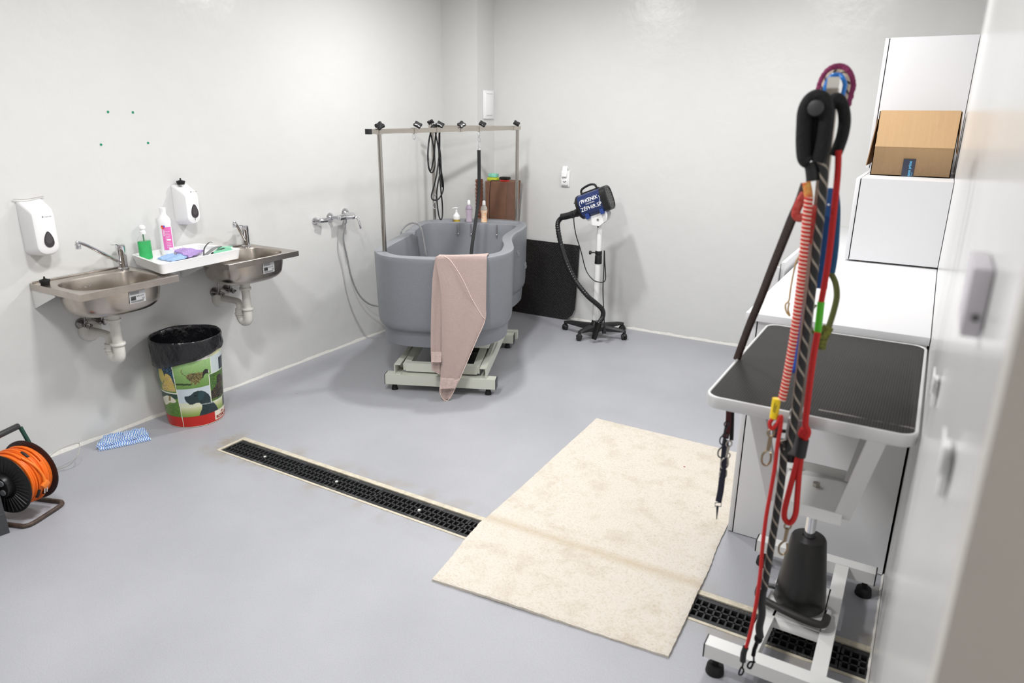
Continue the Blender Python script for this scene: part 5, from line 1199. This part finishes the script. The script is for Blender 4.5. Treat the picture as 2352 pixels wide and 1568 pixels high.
for xx, yy in ((3.335, FY), (3.70, FY), (3.345, 2.600), (3.705, 2.600)):
    g = G(); g.cyl((xx, yy, 0.0), (xx, yy, .030), .030, .026, 20, .003); g.cyl((xx, yy, .03), (xx, yy, zt2-bh), .010, n=12); g.build('rubber_foot', M_rub, tb)
PE = [Vector((3.400, 2.30, .150)), Vector((3.395, 2.215, .150)), Vector((3.402, 2.180, .148)), Vector((3.43, 2.168, .145)), Vector((3.52, 2.150, .140)), Vector((3.59, 2.146, .138)), Vector((3.612, 2.160, .138)), Vector((3.616, 2.20, .138))]
g = G(); g.tube(PE, .0125, 14, smooth=6); g.build('foot_pedal', mat('pedal_rubber', (46, 44, 44), .5), tb)
g = G(); g.tube([(3.405, 2.255, .150), (3.445, 2.275, .142)], .008, 10, flat=2, nrm=(0, 1, 0)); g.build('pedal_lever', M_chrome, tb)
g = G(); g.tube([(3.615, 2.19, .138), (3.616, 2.24, .130)], .009, 10); g.build('pedal_lever', M_chrome, tb)

# grooming arm with clamp
AX, AY = 3.478, 1.850; YF = AY-.045
M_arm = mat('worn_arm_steel', (168, 160, 150), .35, metal=.7, noise=.1, nscale=20)
g = G(); g.loft([[Vector((x_+a, AY+b, z)) for a, b in ((-.0125, -.0125), (.0125, -.0125), (.0125, .0125), (-.0125, .0125))] for x_, z in ((AX, .951), (AX-.021, 1.760))]); arm = g.build('grooming_arm', M_arm, tb)
g = G(); bar(g, (AX-.021, AY-.010, 1.773), (AX-.054, AY+.26, 1.773), .0255, .0235); g.build('cross_arm', mat('arm_cap_white', (226, 222, 214), .4), arm)
g = G(); g.box(AX-.018, AX+.018, AY-.018, AY+.018, .845, .95, .003); g.box(AX-.020, AX+.020, AY+.018, AY+.065, GT+.0015, GT+.008, .001); g.box(AX-.020, AX+.020, AY+.018, AY+.065, GT-.075, GT-.068, .001); g.box(AX-.020, AX+.020, AY+.016, AY+.0235, GT-.075, GT+.008, .001); g.build('clamp', mat('clamp_grey', (130, 130, 130), .4, metal=.3), arm)
g = G(); g.cyl((AX, AY+.045, GT-.11), (AX, AY+.045, GT-.047), .006, n=12); g.cyl((AX, AY+.045, GT-.135), (AX, AY+.045, GT-.11), .020, n=20, bev=.004); g.build('clamp_screw', M_bplast, arm)
g = G(); g.cyl((AX-.018, AY, .905), (AX-.035, AY-.006, .905), .005, n=10); g.loft(lobes((AX-.043, AY-.009, .905), (-1, -.3, 0), .018, .018, 4, .2)); g.build('side_knob', M_bplast, arm)
g = G(); g.cyl((AX, AY, .828), (AX, AY, .848), .024, n=24, bev=.003); g.build('collar', M_bplast, arm)
g = G(); kq = Wy(1871, 248, YF-.035); g.cyl((AX-.030, AY-.005, kq.z), kq+Vector((.004, .012, 0)), .006, n=10); g.cyl(kq+Vector((.003, .014, 0)), kq, .0175, n=22, bev=.004); g.build('top_knob', mat('knob_grey', (58, 58, 60), .5), arm)

# ------------------------------------------------------------------ leads on the arm
def band_mat(name, c1, c2, f, tw, cut=.6, rough=.6):
    m = bpy.data.materials.new(name); m.use_nodes = True; nt = m.node_tree; b = nt.nodes['Principled BSDF']; N = nt.nodes.new; L = nt.links.new
    uv = N('ShaderNodeUVMap'); sp = N('ShaderNodeSeparateXYZ'); L(uv.outputs[0], sp.inputs[0])
    a = N('ShaderNodeMath'); a.operation = 'MULTIPLY'; L(sp.outputs[0], a.inputs[0]); a.inputs[1].default_value = f
    c = N('ShaderNodeMath'); c.operation = 'MULTIPLY_ADD'; L(sp.outputs[1], c.inputs[0]); c.inputs[1].default_value = tw; L(a.outputs[0], c.inputs[2])
    fr = N('ShaderNodeMath'); fr.operation = 'FRACT'; L(c.outputs[0], fr.inputs[0]); gt = N('ShaderNodeMath'); gt.operation = 'GREATER_THAN'; L(fr.outputs[0], gt.inputs[0]); gt.inputs[1].default_value = cut
    mx = N('ShaderNodeMixRGB'); L(gt.outputs[0], mx.inputs[0]); mx.inputs[1].default_value = rgb(*c1); mx.inputs[2].default_value = rgb(*c2); L(mx.outputs[0], b.inputs['Base Color']); b.inputs['Roughness'].default_value = rough
    return m
def yy_(pix, y, dy=.0, sm=8): return [Wy(p[0], p[1], y if len(p) == 2 else p[2]) for p in pix]
def lead(name, label, parts, cat='leash'):
    first = parts[0][1][0]; t = thing(cat.replace(' ', '_'), label, cat, (first.x, first.y, first.z))
    objs = []
    for nm, pts, r, m, flat in parts:
        g = G(); g.tube(pts, r, 12, smooth=8, flat=flat, nrm=(None if flat == 1 else (0, 1, 0))); objs.append(g.build(nm, m, t))
    return t, objs
M_foam = mat('black_foam', (26, 26, 27), .9, bump=.5, bscale=90)
M_blkrope = band_mat('black_rope_grey_fleck', (24, 23, 24), (150, 140, 128), 26, 2.0, .80)
M_redrope = mat('red_rope', (196, 32, 30), .6, bump=.4, bscale=260)
M_redsp = band_mat('red_rope_white_spiral', (202, 34, 30), (240, 225, 205), 105, 1.0, .70)
YF = AY-.045
# 1 black rope lead with foam handle
hl = [(1858, 372), (1848, 362), (1845, 330), (1846, 290), (1849, 255), (1860, 232), (1877, 222), (1893, 232), (1899, 262), (1896, 300), (1889, 340), (1880, 372)]
hr = [(1898, 235), (1925, 225), (1938, 250), (1940, 280), (1933, 310), (1922, 345), (1915, 360)]
t, _ = lead('rope_lead', 'thick black rope lead with grey flecks and a foam handle on the arm', [
    ('foam_handle', yy_(hl, YF-.01), .0165, M_foam, 1), ('foam_handle', yy_([(1872, 262), (1868, 300), (1866, 340), (1866, 366)], YF+.012), .0125, M_foam, 1), ('foam_handle', yy_([(1908, 246), (1920, 226), (1934, 240), (1940, 275), (1934, 315), (1918, 358)], YF+.035), .0135, M_foam, 1),
    ('rope', yy_([(1882, 368), (1892, 392), (1890, 430), (1884, 500), (1876, 560), (1868, 640), (1860, 700), (1848, 790), (1836, 880), (1822, 980), (1812, 1022), (1803, 1030), (1797, 1010), (1800, 1040), (1795, 1100), (1783, 1180), (1770, 1260), (1760, 1320), (1754, 1355)], YF-.012), .0098, M_blkrope, 1),
    ('splice_sleeve', yy_([(1862, 372), (1866, 392), (1868, 415)], YF-.005), .0155, mat('heat_shrink_black', (30, 30, 31), .45), 1),
    ('rubber_sleeve', yy_([(1753, 1352), (1749, 1385), (1750, 1410), (1744, 1440), (1746, 1462)], YF-.012), .0105, mat('heat_shrink_black', (30, 30, 31), .45), 1)])
e = Wy(1742, 1466, YF-.012); g = G(); g.sph(e, .012, (1, 1, 1.3), 8); g.tube([e, Wy(1733, 1490, YF-.012), Wy(1730, 1505, YF-.012)], .006, 10); g.tube([Wy(px, py, YF-.012) for px, py in ((1730, 1500), (1731, 1518), (1724, 1534), (1717, 1530), (1722, 1520), (1735, 1520))], .0028, 8, smooth=5); g.build('snap_hook', mat('black_metal', (30, 30, 32), .3, metal=.8), t)
# 2 red rope lead with white spiral stitching
t, _ = lead('spiral_lead', 'red rope lead bound with white spiral thread and a yellow tag', [
    ('cord', yy_([(1858, 452), (1853, 500), (1848, 560), (1842, 620), (1833, 700), (1822, 780), (1808, 860), (1796, 918)], YF-.02), .0098, M_redsp, 1),
    ('collar_band', yy_([(1852, 418), (1856, 440), (1858, 458)], YF-.018), .0095, mat('yellow_cream_band', (222, 176, 90), .5, col2=(206, 60, 36), nscale=50), 1)])
a = Wy(1780, 937, YF-.024); g = G(); g.tube([Wy(1784, 915, YF-.024), Wy(1777, 960, YF-.024)], .0105, 16, flat=.8, nrm=(0, 1, 0)); tg = g.build('yellow_tag', mat('yellow_label', (240, 205, 30), .45), t)
g = G(); [g.tube([Wy(1780+q, 925+q*2, YF-.036), Wy(1776+q, 945+q, YF-.036)], .0009, 6) for q in (0, 3)]; g.build('printing', M_bplast, tg)
# 3 thin red cord
t, _ = lead('thin_lead', 'thin red cord lead hanging from the spiral lead down to the floor', [
    ('cord', yy_([(1774, 962), (1768, 972), (1772, 984), (1784, 975), (1794, 955), (1792, 985), (1786, 1020), (1780, 1070), (1770, 1130), (1760, 1185), (1752, 1250), (1746, 1320), (1736, 1390), (1724, 1450), (1714, 1486)], YF-.03), .0052, M_redrope, 1),
    ('end_sleeve', yy_([(1713, 1486), (1708, 1500), (1706, 1518)], YF-.03), .0085, mat('heat_shrink_black', (30, 30, 31), .45), 1)])
g = G(); g.tube([Wy(px, py, YF-.03) for px, py in ((1706, 1516), (1706, 1528), (1701, 1535), (1697, 1547), (1703, 1549), (1708, 1540), (1704, 1530))], .0026, 8, smooth=5); g.build('snap_hook', mat('black_metal', (30, 30, 32), .3, metal=.8), t)
g = G(); snap(g, Wy(1773, 985, YF-.03), (-.05, 0, -1), 1.35); g.build('brass_hook', mat('aged_brass', (150, 132, 108), .3, metal=.9), t)
# 4 long red lead with green mark
t, _ = lead('red_lead', 'long smooth red lead with one bright green section right of the arm', [
    ('upper_strap', yy_([(1926, 345), (1924, 400), (1916, 480), (1906, 570), (1896, 640), (1886, 694)], AY-.03), .0072, M_redrope, .6),
    ('green_section', yy_([(1886, 693), (1882, 730), (1878, 764)], AY-.03), .0085, mat('bright_green_sleeve', (84, 186, 40), .4), .7),
    ('lower_strap', yy_([(1878, 763), (1868, 820), (1860, 880), (1853, 940), (1850, 975), (1856, 990), (1852, 1002), (1840, 998), (1846, 985), (1850, 1000), (1848, 1012)], AY-.035), .0078, M_redrope, 1),
    ('black_sleeve', yy_([(1846, 1008), (1842, 1028), (1838, 1048)], AY-.035), .0135, mat('heat_shrink_black', (30, 30, 31), .45), 1),
    ('loop', yy_([(1841, 1046), (1836, 1080), (1832, 1130), (1827, 1180), (1815, 1200), (1803, 1192), (1802, 1172), (1812, 1130), (1824, 1085), (1834, 1048)], AY-.035), .0075, M_redrope, 1)])
g = G(); snap(g, Wy(1811, 1200, AY-.035), (-.05, 0, -1), 1.3); g.build('brass_hook', mat('aged_brass', (150, 132, 108), .3, metal=.9), t)
# 5 brown leather strap slanting to the table edge
t, _ = lead('leather_lead', 'dark brown leather strap slanting from the arm to the left table edge', [
    ('strap', [Wy(1850, 425, YF), Wy(1836, 465, YF+.06), Wy(1820, 500, YF+.11), Wy(1800, 550, YF+.17), Wy(1772, 620, YF+.25), Wy(1745, 690, YF+.33), Wy(1722, 745, YF+.38), Wy(1705, 790, YF+.42), Wy(1692, 826, YF+.44)], .0118, mat('brown_leather', (58, 42, 36), .4, bump=.2, bscale=120), .28)])
# 6 patterned red collar
t, _ = lead('patterned_collar', 'red collar with white spots looped behind the spiral lead', [
    ('band', yy_([(1852, 440), (1838, 462), (1828, 490), (1836, 500), (1852, 495), (1868, 480), (1866, 500), (1858, 530), (1854, 560)], YF+.02), .0105, mat('spotted_red_webbing', (172, 34, 32), .6, col2=(200, 96, 84), nscale=110), .4)], 'collar')
# 7 blue straps
M_blue2 = mat('royal_blue_webbing', (24, 78, 170), .6); M_nav = mat('deep_blue_webbing', (28, 74, 128), .6)
t, _ = lead('blue_collar', 'blue studded strap hanging behind the grooming arm', [
    ('band', yy_([(1909, 432), (1903, 480), (1897, 540), (1891, 600), (1884, 662)], AY+.05), .0165, M_nav, .3)], 'collar')
g = G()
for px, py in ((1881, 561), (1903, 564), (1882, 586), (1880, 608), (1903, 470)): g.sph(Wy(px, py, AY+.04), .0034, n=6)
g.build('stud', M_chrome, t)
lead('blue_harness', 'bright blue webbing seen between the spiral lead and the black rope', [
    ('band', yy_([(1874, 480), (1866, 540), (1858, 590), (1854, 625), (1848, 700), (1840, 760), (1830, 840), (1818, 850)], AY+.03), .0085, M_blue2, .4)], 'harness')
lead('blue_strap', 'dark teal blue strap hanging right of the red lead', [
    ('band', yy_([(1916, 440), (1920, 480), (1918, 540), (1914, 590), (1908, 626)], AY+.06), .0105, mat('teal_blue_webbing', (26, 84, 128), .6), .3)], 'strap')
# 8 olive strap
t, _ = lead('olive_collar', 'olive green nylon collar hanging right of the red lead over the table', [
    ('band', yy_([(1908, 626), (1919, 650), (1922, 680), (1916, 710), (1907, 740), (1900, 760)], AY+.06), .0075, mat('olive_webbing', (98, 104, 56), .7), .35),
    ('reflective_band', yy_([(1903, 750), (1893, 768), (1886, 785), (1884, 802)], AY+.06), .0135, mat('olive_yellow_weave', (128, 132, 50), .7, col2=(70, 72, 36), nscale=90), .35)], 'collar')
lead('olive_loop', 'thin olive loop hanging from the arm behind the red lead', [
    ('band', yy_([(1874, 700), (1862, 720), (1862, 745), (1870, 765), (1882, 752), (1884, 740)], AY+.05), .0034, mat('olive_webbing', (98, 104, 56), .7), 1)], 'loop')
# 9 tan thin cord
lead('tan_cord', 'thin tan cord with a small loop hanging left of the spiral lead', [
    ('cord', yy_([(1836, 588), (1828, 604), (1820, 640), (1815, 670), (1812, 690), (1804, 700), (1806, 715), (1814, 725), (1810, 710), (1813, 695)], AY+.04), .0022, mat('tan_cord', (196, 158, 98), .6), 1)], 'cord')
# 10 loops over the cross arm
def arch(c, rx, rz, drop, y_, n=14):
    P = [c+Vector((-rx, 0, -drop))]+[c+Vector((-rx*math.cos(PI*k/n), .004*math.sin(k), rz*math.sin(PI*k/n))) for k in range(n+1)]+[c+Vector((rx*.9, 0, -drop))]; return P
c_ = Vector((AX, AY+.15, 1.758))
t, _ = lead('braided_lead', 'chunky purple braided rope hung over the top of the grooming arm', [('rope', arch(Wy(1919, 204, AY+.17), .036, .050, .035, 0), .0088, mat('purple_braid', (134, 48, 92), .8, bump=1, bscale=70), 1)])
g = G(); P = spline(arch(Wy(1919, 204, AY+.17), .036, .050, .035, 0), 2)
for i, p in enumerate(P): g.sph(p+Vector((0, -.002+.004*(i % 2), 0)), .0105, n=5)
g.build('braid_knots', mat('purple_braid', (134, 48, 92), .8), t)
lead('blue_loop', 'glossy blue loop hung over the tip of the grooming arm', [('band', arch(Wy(1918, 198, AY+.10), .021, .026, .035, 0), .0052, mat('glossy_blue', (36, 120, 206), .2), 1)], 'loop')
lead('beige_loop', 'beige and black loop between the purple and blue loops on the arm', [('band', arch(Wy(1919, 200, AY+.13), .028, .036, .035, 0), .0048, band_mat('beige_black', (196, 178, 160), (60, 44, 40), 40, 1, .7), 1)], 'loop')
# navy strap with clips under the left table end
y_ = 1.925
t, _ = lead('navy_lead', 'navy webbing lead with metal clips hanging under the left end of the table', [
    ('webbing', yy_([(1667, 1010), (1662, 1060), (1656, 1120), (1650, 1152)], y_), .0092, mat('navy_webbing', (24, 24, 44), .6), .25)])
M_gun = mat('gunmetal', (70, 72, 76), .25, metal=.9)
g = G(); g.tube([Wy(px, py, y_) for px, py in ((1643, 1154), (1657, 1154), (1656, 1163), (1642, 1162))], .0016, 8, closed=True); g.tube([Wy(1648, 1162, y_), Wy(1646, 1192, y_)], lambda u: .0042-.003*u, 8); g.build('snap_hook', M_gun, t)
t, _ = lead('clip_cluster', 'bunch of metal clips on red and black straps hooked under the left table end', [
    ('strap', yy_([(1674, 944), (1672, 980), (1667, 1006)], y_+.012), .008, mat('maroon_webbing', (78, 30, 34), .6), .35), ('black_strap', yy_([(1682, 944), (1681, 985), (1680, 1010)], y_+.02), .006, M_lead, .5)])
for i, (px, py, s, mm) in enumerate(((1670, 968, 1.2, M_gun), (1667, 994, 1.3, M_gun), (1676, 1012, 1.5, M_steel), (1672, 1040, 1.4, M_steel))):
    g = G(); snap(g, Wy(px, py, y_-.004+.003*i), (-.1, 0, -1), s*.8); g.build('clip', mm, t)

# ------------------------------------------------------------------ right wall fixtures close to the camera
t = thing('control_box', 'pale lilac grey control box on the right wall close to the camera', 'wall control', (RX-.001, .92, 1.51))
g = G(); g.box(RX-.020, RX-.001, .865, .985, 1.478, 1.552, .002); g.build('casing', mat('lilac_grey_plastic', (206, 202, 208), .4), t)
g = G(); g.cyl((RX-.009, .8655, 1.50), (RX-.009, .8625, 1.50), .004, n=14); g.build('button', mat('grey_button', (96, 94, 96), .5), t)
for (yc, zc3, lab) in ((1.555, 1.175, 'white wall socket with lid on the right wall beside the table corner'), (.905, 1.300, 'white wall socket with lid on the right wall nearer to the camera')):
    t = thing('wall_socket', lab, 'socket', (RX-.001, yc, zc3), 'right wall sockets')
    g = G(); g.box(RX-.010, RX-.001, yc-.040, yc+.040, zc3-.012, zc3+.030, .002); g.build('frame', M_plast, t)
    g = G(); g.box(RX-.014, RX-.0105, yc-.055, yc+.010, zc3+.020, zc3+.055, .001); g.build('lid', M_plast, t)
# small crumpled clear bag by the drain end
def pbag():
    c = Vector((3.635, 1.86, 0)); g = G(); t_ = bmesh.new(); bmesh.ops.create_icosphere(t_, subdivisions=4, radius=1)
    for v in t_.verts:
        p = v.co.copy(); k = 1+.22*math.sin(p.x*6+p.y*4)*math.cos(p.z*5+1)+.12*math.sin(p.y*13+p.x*9); v.co = Vector((c.x+p.x*.045*k, c.y+p.y*.04*k, max(.001, .030+p.z*.034*k)))
    g._add(t_); tag(g.build('plastic_bag', mat('clear_film', (225, 228, 230), .08, trans=.9, ior=1.05), org=c, ang=20), 'small crumpled clear plastic bag on the floor by the table foot', 'bag')
pbag()
g = G(); p = Wz(1572, 1072, .016); g.sph(p, .006, (1, .8, .5), 6); tag(g.build('kibble', mat('red_brown', (140, 40, 24), .6), org=p), 'tiny red brown crumb lying on the cream rug', 'crumb')
